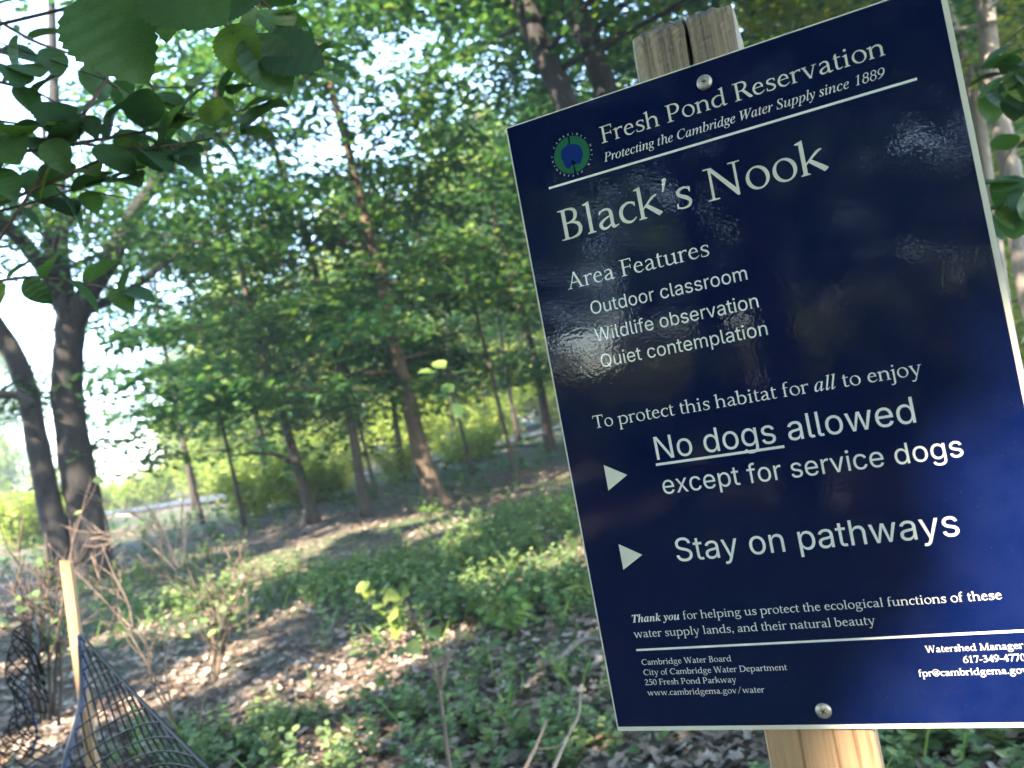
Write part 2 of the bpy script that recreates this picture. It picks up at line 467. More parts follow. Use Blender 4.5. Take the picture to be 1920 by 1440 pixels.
FONT_DATA = {
'serif': r"""a|500|394,-12 336,0 311,60 281,35 244,13 206,-1 169,-6 136,-3 104,9 76,32 53,64 45,84 42,99 43,134 55,164 79,191 119,218 176,246 312,291 313,329 310,364 302,381 287,399 266,413 244,418 204,418 176,412 131,396 97,346 94,346 72,354 85,419 109,439 126,435 171,455 201,463 254,467 281,464 301,457 324,446 344,432 360,416 374,396 387,359 394,296 392,91 396,64 421,42 489,55 492,54 491,30;173,46 201,45 239,56 272,74 312,106 312,256 276,242 223,216 191,197 151,166 126,136 121,124 121,109 132,76 146,59
b|553|244,-14 179,-6 149,4 89,30 59,31 59,644 58,646 -11,658 -13,679 58,701 61,706 74,706 139,725 141,724 141,544 141,398 163,424 176,436 196,448 227,461 256,469 284,472 306,470 329,465 361,451 394,433 426,409 454,384 469,365 484,339 493,316 500,286 503,254 502,224 492,164 470,104 458,81 444,62 409,32 382,16 354,4 299,-11;204,34 239,33 271,36 299,43 324,55 351,74 371,94 387,116 399,144 410,184 416,226 417,261 412,294 403,316 388,339 362,366 331,390 306,406 286,413 264,415 236,412 209,405 194,398 141,351 141,61 176,42
c|444|231,-6 182,6 134,29 96,59 72,91 61,114 48,146 36,201 35,251 41,284 49,311 62,344 75,366 96,395 114,411 136,427 166,443 234,466 259,471 284,471 311,467 341,458 351,461 422,431 425,429 419,345 395,341 385,384 370,394 341,414 319,421 281,423 249,414 202,389 167,361 147,334 129,294 120,259 118,234 121,201 130,164 144,131 156,110 174,91 199,71 221,58 244,48 264,44 281,45 306,49 329,56 401,101 411,100 416,94 416,86 413,81 362,36 336,18 309,5 279,-4 254,-7
d|611|499,-12 448,1 427,59 426,94 381,52 356,32 331,17 299,2 266,-6 239,-8 211,-5 174,7 126,32 91,64 77,84 61,115 43,171 38,206 37,241 41,274 50,309 64,340 77,361 94,381 121,404 154,425 196,446 236,461 264,466 301,468 341,462 366,455 399,439 426,421 427,424 427,644 425,646 356,658 355,679 426,701 429,706 444,707 506,725 509,724 509,91 513,59 536,36 599,44 600,21;247,46 264,45 284,48 329,62 364,84 427,134 427,384 359,416 334,420 304,420 274,414 246,403 211,382 179,356 156,334 144,315 132,289 125,259 123,221 127,189 139,146 153,116 171,92 194,72 221,55
e|479|229,-4 201,2 171,12 141,26 114,44 94,61 80,79 66,101 52,134 37,194 34,229 36,254 40,279 50,311 64,341 85,376 105,401 129,423 159,444 191,460 214,467 244,471 271,468 299,461 329,448 357,431 379,413 396,390 407,364 418,301 430,269 419,266 414,259 404,252 391,250 378,254 364,266 120,256 118,231 122,199 131,161 145,129 156,110 174,91 199,72 226,57 244,50 266,47 309,51 331,57 351,66 436,116 446,115 451,109 451,101 448,96 379,42 346,22 314,8 283,-1 256,-5;128,286 356,298 343,354 321,385 297,406 271,419 244,423 216,415 191,396 162,361 142,326
f|333|31,0 31,26 69,32 84,54 84,429 26,431 41,460 84,461 84,559 87,561 96,609 102,631 113,654 131,676 154,696 184,715 209,724 236,728 259,729 281,725 319,715 329,706 332,696 330,686 325,679 316,674 306,673 262,686 246,687 226,682 213,676 201,666 186,646 177,629 172,614 169,589 166,539 166,463 294,464 284,430 166,429 166,54 181,32 219,26 220,1
g|556|206,-264 176,-260 139,-250 110,-239 84,-225 64,-210 51,-196 38,-174 31,-151 29,-126 30,-106 36,-89 46,-71 64,-51 91,-26 144,11 116,26 96,41 86,54 79,71 80,94 92,121 109,140 143,166 116,189 97,209 80,234 70,259 63,286 62,316 67,344 77,371 101,409 134,438 174,458 219,469 256,469 294,462 328,449 359,428 366,433 431,447 539,453 550,444 552,436 550,429 541,420 524,419 436,416 381,406 399,380 411,351 417,321 417,289 410,259 397,229 379,204 356,182 318,159 274,145 226,142 181,151 138,119 123,101 120,86 125,79 144,67 169,59 196,55 304,52 386,41 429,29 456,15 479,-5 495,-29 506,-59 508,-79 507,-96 502,-116 492,-141 466,-180 448,-199 431,-211 389,-233 324,-253 266,-262;216,-221 254,-221 289,-217 324,-209 356,-197 384,-183 407,-166 421,-149 432,-126 439,-101 439,-81 432,-61 419,-45 401,-34 379,-26 296,-8 191,2 119,-54 94,-83 82,-104 80,-121 83,-144 90,-161 101,-174 125,-191 155,-206 186,-217;243,181 264,182 284,188 302,199 319,214 331,231 340,251 346,274 347,299 345,324 338,346 328,369 314,389 297,406 279,418 259,427 239,431 219,430 199,425 181,416 164,401 151,384 140,361 135,339 133,314 135,289 141,266 152,244 166,223 183,206 201,194 221,185
h|582|16,1 16,25 51,32 65,54 65,644 64,646 -6,658 -6,680 64,701 66,706 81,706 146,725 147,389 149,384 169,406 189,423 216,439 246,453 271,461 299,465 326,464 351,460 399,444 421,430 437,416 455,394 468,371 479,344 487,314 491,274 487,206 487,51 501,32 544,26 546,24 546,1 358,1 359,26 391,32 405,54 405,259 408,261 408,274 406,299 393,344 384,361 374,374 359,385 336,397 311,405 289,408 251,402 206,385 182,369 147,336 147,51 161,32 194,25 194,1
i|291|46,0 46,26 84,32 99,54 99,389 29,401 27,421 30,424 96,444 100,454 131,454 169,465 179,468 181,466 181,54 196,32 239,26 240,1;129,569 109,576 94,589 86,606 84,626 91,646 104,661 124,671 144,671 164,664 178,651 186,634 188,614 181,594 168,579 149,570
j|234|-6,-281 -24,-276 -54,-260 -60,-246 -56,-233 -49,-227 -39,-225 -1,-242 24,-241 41,-237 54,-226 66,-209 74,-191 77,-174 79,389 9,401 7,404 9,423 49,435 76,444 80,454 111,454 159,468 161,466 161,-159 155,-161 148,-196 138,-219 124,-236 104,-254 79,-269 54,-278 26,-282;109,569 89,576 74,589 66,606 64,626 71,646 84,661 104,671 124,671 144,664 158,651 166,634 168,614 161,594 148,579 129,570
k|556|469,-7 199,244 149,203 147,199 147,51 161,32 194,25 194,1 16,1 16,25 51,32 65,54 65,644 64,646 -6,658 -7,679 64,701 66,706 81,706 146,725 147,691 147,249 149,244 302,386 347,424 376,445 406,461 434,469 446,470 474,467 483,459 485,449 479,440 444,428 411,409 331,349 263,294 544,71 549,44 471,-7
l|291|46,0 46,26 84,32 99,54 99,644 98,646 29,658 27,679 98,701 101,706 114,706 169,722 179,725 181,721 181,54 196,32 239,26 240,1
m|883|21,0 21,26 56,32 71,54 71,386 69,389 -1,401 -1,421 1,424 69,444 71,446 71,454 104,454 151,468 153,466 154,384 184,417 221,442 266,460 306,464 331,461 356,455 381,444 399,434 425,409 454,363 482,401 504,421 544,446 581,460 614,464 646,461 681,451 714,434 734,416 751,394 768,361 779,329 784,309 787,281 783,206 783,54 796,33 831,26 832,1 656,0 654,4 655,26 688,34 700,51 701,74 701,259 704,261 704,281 701,304 693,334 676,367 653,389 616,406 599,409 581,407 551,398 519,382 496,364 464,331 469,309 472,281 468,206 468,54 481,33 516,26 517,1 339,1 340,26 371,32 386,54 388,296 374,344 365,361 354,376 334,392 311,403 291,408 274,408 244,401 206,383 186,368 153,336 153,54 166,33 199,26 200,1
n|582|21,0 21,26 56,32 71,54 71,386 69,389 -1,401 -1,421 1,424 69,444 71,446 71,454 104,454 151,468 153,466 154,384 181,413 220,439 261,457 304,465 349,462 386,452 421,434 449,409 464,386 476,361 487,329 493,301 495,271 491,206 491,59 492,51 506,32 549,26 549,0 362,1 364,26 394,32 409,54 409,256 412,261 412,274 409,304 394,351 385,366 374,378 354,391 329,401 304,407 281,407 244,398 206,382 181,364 153,336 153,54 166,33 199,26 200,1
o|546|264,-14 216,-7 171,9 131,33 96,64 67,104 47,146 35,194 32,241 39,289 55,334 79,374 111,411 149,439 191,460 236,471 284,474 331,467 376,450 416,426 451,394 479,356 499,314 511,266 514,219 507,171 491,126 468,86 436,51 399,22 356,1 311,-11;279,26 311,26 341,34 369,49 394,71 414,100 428,134 436,171 438,209 434,249 423,289 407,326 386,359 361,387 331,410 299,426 267,434 234,434 204,426 176,411 152,389 133,361 119,328 110,291 108,251 112,211 123,171 139,134 160,101 184,74 214,51 246,34
p|601|24,-281 24,-255 63,-249 77,-229 77,386 76,389 6,401 5,421 8,424 74,444 79,454 109,454 159,469 159,399 161,394 201,431 231,450 279,468 324,474 356,470 389,461 424,446 466,422 500,396 524,369 546,329 558,284 561,239 555,189 542,139 520,91 496,60 478,44 456,29 406,5 349,-12 304,-16 246,-9 211,4 161,31 159,26 159,-229 174,-249 221,-255 223,-279 219,-281;268,31 304,31 336,38 369,53 404,76 427,96 444,119 456,146 467,184 474,224 475,256 469,291 459,319 444,341 422,361 391,384 356,404 331,414 309,418 284,417 256,412 239,406 221,398 159,354 159,69 226,39 246,34
r|395|21,0 21,26 56,32 71,54 71,386 69,389 -1,401 -1,421 1,424 69,444 71,446 71,454 104,454 151,468 153,466 154,388 171,411 186,427 206,442 234,457 259,465 279,468 324,463 336,464 385,469 374,370 349,371 329,405 291,413 271,413 241,406 209,390 189,374 153,339 153,54 169,32 211,26 212,1
s|424|174,-6 141,-2 111,5 89,13 71,24 69,11 41,29 50,131 80,129 75,66 88,54 99,48 116,42 169,34 194,35 229,41 256,49 276,58 289,69 301,86 310,106 311,121 296,144 259,177 131,251 97,276 84,291 74,314 69,339 69,361 73,381 84,403 96,418 111,430 136,443 169,456 201,465 229,467 251,466 279,462 304,453 321,442 323,444 321,455 376,436 378,434 374,331 348,331 336,386 294,413 274,418 249,421 226,420 206,414 180,401 157,386 146,376 140,366 138,351 140,339 144,333 154,326 276,264 301,248 319,234 349,202 369,172 379,144 380,116 373,89 359,63 336,36 314,19 289,7 254,-2 211,-6
t|326|189,-6 154,1 129,12 109,31 97,54 90,89 84,91 84,94 84,429 24,431 84,471 84,544 151,600 166,599 166,471 194,470 299,464 299,461 291,430 166,429 166,121 170,66 176,57 189,47 205,39 216,36 234,37 261,44 306,67 316,64 320,54 316,46 294,28 264,9 226,-4
u|603|489,-12 435,1 414,59 414,82 371,44 341,22 301,4 261,-6 214,-7 171,2 134,21 111,44 98,71 89,119 84,121 84,389 14,401 12,421 15,424 81,444 85,454 116,454 164,468 166,464 166,154 170,109 175,81 196,63 229,49 266,46 296,50 329,63 359,81 414,123 414,389 344,401 342,421 345,424 411,444 415,454 446,454 494,468 496,464 496,91 500,59 526,36 589,44 590,21
v|565|249,-5 61,419 46,439 11,445 11,469 192,469 191,445 154,439 146,426 296,85 299,81 305,99 425,424 416,439 371,445 371,469 541,469 542,446 484,439 471,421 464,416 321,29 335,-4
w|834|214,-5 211,-3 59,419 45,439 11,445 11,469 182,469 183,446 151,439 142,426 266,83 394,431 382,464 466,465 469,463 596,100 599,95 611,131 710,424 699,439 654,445 654,469 821,469 823,446 768,439 754,420 747,416 619,36 633,-4 547,-4 414,375 411,374 286,29 298,-4
y|556|139,-284 114,-280 68,-264 61,-256 57,-246 56,-236 59,-226 71,-214 86,-211 134,-226 146,-227 170,-216 196,-196 219,-161 273,-11 245,-9 61,419 46,439 11,445 10,466 11,469 192,469 191,445 154,439 146,426 271,136 301,66 434,424 424,439 381,445 381,469 544,469 546,466 546,446 496,439 481,419 476,419 325,11 333,-9 319,-10 316,-13 270,-139 271,-156 247,-216 227,-241 199,-264 169,-279
A|778|14,0 14,26 79,32 94,52 114,52 116,54 341,654 324,699 421,699 609,210 669,53 686,52 701,32 764,26 764,0 521,0 521,26 576,32 578,34 501,230 231,230 157,34 159,32 221,26 223,1;245,269 488,269 400,499 366,587 364,587
B|611|146,-2 22,1 24,26 91,32 105,54 105,639 91,659 23,666 22,691 161,692 241,699 281,699 329,696 369,690 391,683 416,671 444,647 467,611 480,571 482,549 481,526 469,481 454,449 442,429 411,395 379,376 429,366 471,348 499,326 521,299 541,258 549,221 549,184 536,137 514,94 491,64 461,39 426,23 381,11 301,0 254,-3;206,36 231,35 274,37 329,49 389,73 411,88 429,106 442,129 454,161 460,194 459,219 454,244 444,267 429,288 409,305 366,328 316,345 276,349 195,346 195,54;195,384 241,384 284,397 341,422 359,435 369,447 381,469 390,494 396,524 398,549 395,574 388,596 377,614 364,625 346,635 316,647 261,659 209,658 196,641
C|709|369,-7 281,8 236,21 209,31 179,47 154,65 116,104 88,146 64,192 45,239 32,281 24,321 22,361 25,391 36,431 50,464 77,506 114,553 154,596 197,634 226,655 259,672 289,683 321,691 366,697 429,700 466,698 499,691 539,677 573,659 599,639 639,671 641,671 675,639 661,500 632,501 619,556 576,601 556,616 519,634 486,645 461,649 434,648 404,643 369,634 334,621 304,606 276,587 219,534 164,466 141,431 128,401 120,366 122,324 134,271 155,219 181,171 207,136 234,111 274,85 321,63 371,47 416,40 454,41 494,48 524,58 644,124 654,125 662,119 665,109 659,98 564,36 519,13 484,1 449,-5 406,-8
D|774|204,-1 22,1 24,26 91,32 105,54 105,639 91,659 23,666 22,691 169,692 251,698 304,699 389,693 459,681 494,672 524,661 553,646 594,619 631,587 664,553 692,519 713,484 732,434 738,406 740,371 738,324 732,284 713,211 686,156 668,131 646,107 624,87 589,61 551,39 511,20 471,8 419,1 294,-3;206,36 266,34 316,37 399,48 454,63 490,81 529,110 569,150 596,186 618,231 634,289 641,351 639,401 627,439 607,474 575,516 534,559 496,589 458,611 409,632 354,648 301,658 251,659 206,656 196,641 195,54
F|556|24,0 22,4 24,26 91,32 105,54 105,639 91,659 23,666 22,691 511,692 512,546 486,546 469,654 266,654 206,654 195,639 195,379 429,378 440,439 464,440 466,436 466,271 440,271 439,340 196,340 195,51 209,32 269,26 270,1
M|946|26,0 26,26 111,32 129,54 153,606 126,666 71,666 71,692 230,691 229,666 219,666 218,664 481,75 723,611 719,691 884,692 884,666 816,666 812,664 837,179 844,53 859,32 929,26 930,1 675,1 676,26 741,32 752,49 726,525 504,29 514,1 426,0 196,511 175,49 189,32 259,26 260,1
N|831|656,-15 189,590 187,586 187,51 201,32 284,26 285,1 35,1 36,26 119,32 133,54 133,661 129,666 31,666 30,691 41,692 206,690 654,146 655,639 642,659 639,660 556,666 555,691 805,691 804,666 721,660 718,659 705,639 705,-9 701,-10 699,-15
P|604|24,0 22,4 24,26 91,32 105,54 105,639 91,659 23,666 22,691 164,692 269,700 371,693 411,686 449,673 473,659 501,634 524,603 542,566 552,529 555,499 550,459 536,419 516,381 492,349 466,324 444,310 409,296 374,287 301,278 264,282 199,293 195,291 195,51 209,32 274,26 275,1;255,319 284,316 311,319 345,331 379,348 401,364 419,382 436,408 451,439 460,469 465,499 463,524 454,554 441,581 426,601 409,616 379,632 319,652 269,661 209,658 196,641 195,329 196,326
R|668|589,-7 539,21 314,329 276,326 196,329 195,326 195,51 209,32 274,26 275,1 22,1 24,26 91,32 105,54 105,479 104,641 91,659 23,666 22,689 24,692 164,692 279,700 354,696 386,692 419,684 449,670 468,654 496,619 512,586 522,544 521,506 506,460 483,419 454,384 415,356 669,41 669,10;195,361 276,362 311,368 339,380 361,393 386,413 400,429 416,454 426,479 434,506 437,531 433,559 424,586 411,609 399,621 381,632 359,642 299,657 259,660 206,656 195,639
S|525|196,-1 156,6 126,16 104,31 84,50 61,31 59,32 40,61 50,169 78,169 90,94 126,61 141,53 166,46 196,43 221,43 256,49 296,62 331,79 356,96 371,116 383,141 389,169 388,191 380,209 366,228 319,275 289,296 191,356 146,394 114,427 94,454 78,486 72,521 73,556 81,589 96,619 114,640 141,660 184,678 226,690 266,696 309,695 346,688 379,677 401,664 419,648 421,679 469,651 466,531 436,531 426,589 381,625 366,633 344,640 316,645 294,646 269,642 239,632 206,615 181,596 169,581 161,561 158,539 160,519 167,504 179,489 224,448 254,425 361,361 389,338 422,304 451,264 467,231 474,194 471,159 460,121 444,89 422,61 394,38 351,19 294,4 244,-3
T|613|176,1 176,25 246,32 261,54 261,649 59,650 38,541 14,540 12,544 20,691 436,692 593,691 600,541 574,541 554,650 351,649 351,54 366,32 434,26 436,24 436,1
W|1000|264,-14 79,639 66,641 51,660 8,666 7,689 9,692 222,691 221,666 171,660 167,654 319,117 321,115 470,634 455,691 546,691 716,119 725,156 848,654 844,660 776,666 776,692 989,692 990,669 989,666 916,660 901,640 889,638 740,39 755,-14 664,-14 494,558 491,561 341,39 355,-14
0|500|236,-11 214,-7 194,-1 153,24 116,59 84,107 58,164 40,226 30,294 28,361 35,429 50,494 74,554 103,604 139,645 179,673 199,682 221,689 241,692 264,691 286,687 306,681 347,656 384,621 416,573 442,516 460,454 470,386 472,319 465,251 450,186 426,126 397,76 361,35 321,7 301,-2 279,-9 259,-12;253,26 281,26 309,38 334,62 355,96 372,139 385,191 393,249 395,309 392,371 383,431 369,489 351,539 329,583 304,617 276,641 247,654 219,654 191,642 166,618 145,584 128,541 115,489 107,431 105,371 108,309 117,249 131,191 149,141 171,97 196,63 224,39
1|500|126,0 126,26 196,32 212,54 212,619 209,619 101,561 95,584 211,646 212,684 214,690 296,691 298,689 298,54 314,32 384,26 385,1
2|500|21,1 45,41 38,56 41,71 104,151 188,266 226,321 257,374 282,421 300,461 310,491 315,524 312,561 306,576 296,590 271,611 246,626 221,636 201,639 179,637 154,630 114,610 99,591 74,530 64,523 54,524 45,531 43,541 57,601 67,626 77,641 91,654 126,674 179,690 221,693 244,690 276,683 321,665 354,644 371,627 382,611 391,594 398,571 401,526 393,479 385,454 373,429 343,381 267,279 96,69 99,67 429,72 461,129 489,130 470,1
3|500|149,-6 104,0 71,14 25,49 21,61 26,73 36,79 46,78 101,44 119,40 146,37 174,37 199,40 264,62 309,86 321,97 334,113 348,139 361,169 367,196 368,216 360,241 344,269 324,294 301,314 269,327 171,347 160,354 152,366 154,381 164,393 259,446 272,456 281,469 298,504 306,539 304,561 290,586 270,609 246,625 216,635 184,638 156,637 141,632 125,621 90,591 76,582 61,583 55,589 51,596 51,604 55,611 99,655 116,670 141,682 169,689 221,693 251,689 271,685 310,666 344,639 367,611 382,576 385,541 381,517 375,496 351,451 321,416 296,400 253,384 304,378 321,374 346,362 376,341 406,313 431,280 444,254 452,224 451,196 448,179 440,154 428,129 398,84 381,64 361,47 319,24 274,10 206,-4
4|500|236,0 236,26 289,32 303,51 303,179 21,180 20,224 302,649 303,661 304,690 387,689 387,236 489,235 490,181 387,179 387,51 401,32 454,26 454,0;91,236 303,236 302,546 301,547
5|500|144,-6 99,0 71,14 30,49 26,61 31,73 41,79 51,78 101,45 119,41 146,38 176,40 199,44 249,64 295,94 311,110 327,131 343,161 354,191 361,219 362,246 355,286 347,309 338,324 312,351 271,378 239,391 219,395 191,391 121,372 112,374 104,382 101,381 120,689 324,690 429,690 410,611 151,610 136,419 139,417 199,443 219,447 244,448 276,443 311,432 347,416 379,397 399,379 415,359 428,336 439,311 447,279 450,251 450,226 446,199 434,164 410,119 379,79 344,49 304,27 244,6 196,-4
6|500|234,-14 206,-9 181,-2 156,9 131,24 110,41 90,61 73,84 58,109 41,154 33,204 34,236 47,354 54,381 64,406 91,456 131,513 186,573 226,606 269,637 309,661 344,677 419,696 429,693 436,684 435,674 429,667 354,634 299,593 239,536 196,484 158,424 194,436 221,442 249,445 279,444 309,438 339,428 366,414 391,397 414,376 434,351 451,324 463,296 471,266 476,234 477,201 473,171 462,131 444,94 419,60 389,31 354,9 316,-6 276,-14;252,24 281,23 309,30 334,43 356,63 374,89 389,121 397,154 401,191 399,229 391,266 378,301 360,334 339,360 314,382 286,398 259,406 226,407 196,398 169,381 144,354 131,333 121,309 116,229 111,201 118,169 129,136 144,106 161,81 181,60 204,43 229,30
7|500|141,-20 390,611 91,612 60,541 31,540 40,686 41,690 470,689 470,659 230,-19
8|500|224,-16 184,-8 146,8 114,29 84,58 61,91 45,126 37,164 35,204 39,229 45,254 56,279 69,302 85,324 104,342 149,374 124,395 104,419 88,446 77,476 73,506 73,539 79,569 90,599 104,621 122,644 144,663 166,677 191,688 219,695 246,698 275,696 299,691 321,683 361,659 379,643 395,624 407,604 417,581 425,554 428,524 426,494 420,466 408,439 393,414 374,392 351,374 379,357 401,338 421,316 438,291 451,264 460,236 464,206 465,176 457,134 441,95 417,59 386,29 349,5 309,-10 266,-17;246,24 274,22 301,26 326,36 349,54 368,76 382,104 390,134 393,166 390,201 381,236 366,269 346,299 318,326 286,346 246,342 219,345 191,352 171,342 153,329 134,306 119,279 110,246 107,214 109,181 117,149 130,119 147,91 168,66 191,47 219,32;304,391 309,391 319,397 339,416 352,436 361,459 365,484 366,509 362,536 354,562 342,586 327,609 309,628 289,642 266,653 244,658 221,658 201,653 181,643 165,629 151,609 141,586 135,561 134,534 138,506 146,478 158,454 174,431 193,411 214,396 261,398
9|500|74,-15 69,-11 64,-4 64,4 69,11 150,49 219,103 254,136 283,169 314,211 342,256 296,241 256,235 214,237 174,247 134,266 100,291 70,324 47,361 31,403 24,446 24,491 34,536 51,577 76,614 106,645 142,669 174,683 206,691 239,695 274,693 306,686 339,673 369,656 396,633 418,609 437,581 451,551 461,519 466,491 467,461 458,364 453,326 446,300 424,249 403,214 378,179 324,117 261,64 184,15 141,-2 84,-16;242,274 276,274 306,283 334,301 356,326 369,347 379,371 384,451 389,479 382,511 371,544 356,574 339,599 319,620 296,637 271,650 246,656 219,657 191,650 166,637 143,616 124,589 111,559 102,524 99,486 102,449 110,411 123,376 140,346 161,320 186,298 214,282
.|250|111,-4 91,5 77,21 70,41 71,64 80,84 96,98 116,105 139,104 159,95 173,79 180,59 179,36 170,16 154,2 134,-5
,|250|86,-129 81,-124 81,-116 119,-41 130,-9 129,-6 114,-5 101,-1 84,12 71,34 69,56 74,74 84,88 97,99 114,105 131,106 146,102 160,94 171,81 178,69 181,56 179,4 172,-24 157,-51 98,-126 91,-130
'|278|61,470 100,699 95,729 139,754 176,747 185,744 189,699 90,471
-|333|21,215 21,265 311,275 313,271 313,229 311,225
/|606|96,-60 454,727 456,730 504,730 146,-57 144,-60
@|747|346,-29 299,-22 254,-8 209,13 169,38 131,71 100,106 73,146 51,191 35,239 27,286 24,336 28,384 38,431 55,479 77,521 106,561 139,597 176,627 216,651 261,671 306,683 354,689 401,689 449,682 494,668 539,648 579,622 615,591 648,554 675,514 696,470 712,424 721,374 724,321 719,271 708,221 692,179 671,140 621,130 620,131 641,164 658,196 671,231 674,248 651,209 639,193 624,180 589,159 561,149 541,144 511,144 486,154 466,173 449,206 429,187 406,172 381,161 356,156 329,155 304,160 279,169 255,184 231,206 212,234 199,264 191,299 191,334 197,369 209,401 227,429 251,453 279,471 309,481 341,485 374,481 404,469 431,451 456,425 462,474 467,486 476,494 486,498 496,497 506,493 516,481 518,469 499,309 499,251 503,221 510,204 519,194 534,190 561,193 591,204 614,219 628,236 674,329 686,339 683,376 675,414 661,456 641,496 616,533 586,566 553,594 516,617 476,634 434,646 391,652 349,651 306,644 264,631 224,612 188,589 156,561 127,526 96,477 76,424 64,369 63,311 71,254 89,199 116,149 151,105 194,67 241,39 294,19 349,9 404,9 456,19 504,37 531,52 559,70 560,69 560,26 516,1 476,-14 434,-25 391,-30;346,194 364,193 381,198 396,207 410,221 420,239 428,259 432,281 433,306 430,331 423,356 414,379 401,400 386,418 370,431 354,441 334,446 316,447 299,442 284,433 270,419 260,401 252,381 248,359 247,334 250,309 257,284 266,261 279,240 294,222 310,209 326,199
 |250|
""",
'sans': r"""N|733|86,0 84,4 84,711 191,711 493,236 561,114 563,119 558,274 558,711 648,711 649,1 541,1 283,406 169,600 175,406 175,1
O|747|356,-9 316,-5 288,1 261,10 234,22 189,50 166,69 128,111 99,160 85,189 67,249 58,319 58,391 67,461 86,524 98,551 127,599 146,623 166,643 211,677 261,702 316,717 344,721 389,721 431,717 459,711 486,702 514,690 559,662 581,644 618,601 636,574 661,524 680,461 689,391 689,319 680,251 661,189 634,134 601,89 581,69 536,34 486,10 431,-5 404,-8;343,76 394,75 436,83 471,96 489,106 521,131 549,164 571,201 588,246 599,299 601,326 601,384 595,439 581,489 560,531 547,551 523,579 489,606 453,624 434,630 404,636 354,637 311,629 277,616 259,606 226,581 198,549 175,509 158,464 148,414 145,354 146,324 152,274 166,224 186,182 212,146 226,131 256,108 294,89 314,82
Q|747|561,-67 499,16 461,2 434,-4 374,-10 344,-8 289,1 261,10 234,22 187,51 147,89 112,136 85,189 67,251 58,319 56,356 61,429 75,491 85,521 98,551 114,579 145,621 166,643 211,677 236,691 269,705 314,717 344,721 404,721 461,710 511,691 536,677 560,661 601,622 635,576 662,521 680,461 689,391 689,319 680,251 661,189 636,136 601,89 564,54 655,-66;343,76 394,75 416,78 447,86 344,221 346,223 439,222 514,124 536,146 549,164 571,201 581,224 594,271 599,299 602,356 599,414 589,464 581,489 560,531 535,566 521,581 491,604 451,624 416,634 394,637 354,637 331,634 294,624 276,616 256,604 226,581 197,546 176,511 166,489 152,439 146,386 145,356 149,296 158,249 166,223 176,201 198,164 212,146 241,119 259,106 294,89 314,82
S|625|284,-11 241,-6 199,5 161,21 126,45 101,69 79,101 64,136 56,169 54,189 56,191 146,191 151,164 165,134 181,114 209,93 234,82 271,72 311,69 344,70 374,76 411,89 435,104 455,121 474,149 481,171 484,196 479,226 470,244 459,257 441,271 416,285 369,304 229,344 179,365 139,390 106,420 94,439 85,456 78,476 74,499 74,541 81,579 95,611 116,641 131,656 156,677 191,696 231,711 274,719 326,721 384,716 424,704 459,688 491,667 517,641 536,615 545,599 557,564 561,531 559,529 474,529 465,561 449,589 436,602 409,621 391,629 356,639 316,642 286,640 256,635 224,622 203,609 181,587 169,566 162,539 162,514 167,491 176,475 189,461 209,446 226,436 279,416 381,388 424,374 469,354 504,331 521,317 537,299 559,264 570,224 571,176 564,138 551,106 541,89 516,59 486,34 454,15 434,7 389,-6 339,-12
W|961|219,0 216,3 24,712 115,711 234,251 271,89 290,179 313,274 429,711 531,712 656,239 689,93 691,96 696,121 732,274 844,709 846,712 937,711 743,1 637,1 511,466 481,601 479,604 466,536 449,469 323,1
a|545|206,-11 161,-4 119,14 94,32 67,61 53,89 48,104 43,134 44,179 54,214 68,236 89,257 109,270 141,285 199,300 339,319 371,329 381,339 385,351 385,379 380,399 369,423 351,441 326,455 296,462 274,463 241,461 219,455 201,448 184,437 165,421 151,404 139,384 59,408 72,439 89,464 109,484 134,502 159,515 186,526 216,533 244,537 281,538 314,535 346,528 379,516 401,504 419,490 436,471 451,449 462,421 469,389 471,351 471,1 389,0 387,4 387,71 384,73 381,72 364,46 347,29 311,6 291,-2 266,-9 239,-12;231,64 254,64 281,68 296,72 319,82 339,96 355,111 369,131 377,149 385,184 386,261 384,264 356,253 304,243 226,232 181,219 164,211 151,201 140,189 134,176 129,156 130,131 135,114 147,96 161,84 181,73 206,66
b|594|314,-11 291,-10 264,-4 231,11 199,36 164,82 159,82 157,79 156,1 74,1 74,711 159,711 159,559 159,449 161,447 166,448 191,483 206,498 229,515 251,527 276,534 304,538 341,537 364,534 401,524 421,515 453,494 470,479 495,449 508,429 526,389 534,366 543,319 546,291 546,239 543,211 533,161 526,139 508,99 495,79 470,49 454,34 421,12 401,3 364,-8;293,66 324,66 354,72 381,85 411,111 429,135 442,164 455,209 459,246 459,284 452,334 442,366 429,394 411,418 381,443 354,455 324,461 291,461 264,456 236,444 214,427 189,396 175,369 165,336 160,301 158,246 162,209 174,164 188,134 207,109 236,84 264,72
c|554|286,-11 246,-8 224,-3 181,13 148,34 130,49 114,66 90,99 77,121 62,161 51,211 48,261 49,289 51,316 61,363 69,386 89,426 102,446 129,477 146,492 181,514 204,524 244,534 266,537 301,538 351,531 396,516 436,492 461,469 481,443 494,420 506,389 424,368 413,394 396,418 382,431 366,443 331,457 289,462 259,459 241,455 214,442 194,426 181,413 158,376 143,331 137,296 135,246 139,211 147,179 159,149 181,114 204,92 226,78 256,68 291,65 324,68 354,78 379,92 399,111 415,136 426,164 507,144 505,134 496,111 479,80 456,53 429,30 399,12 364,-1 329,-9
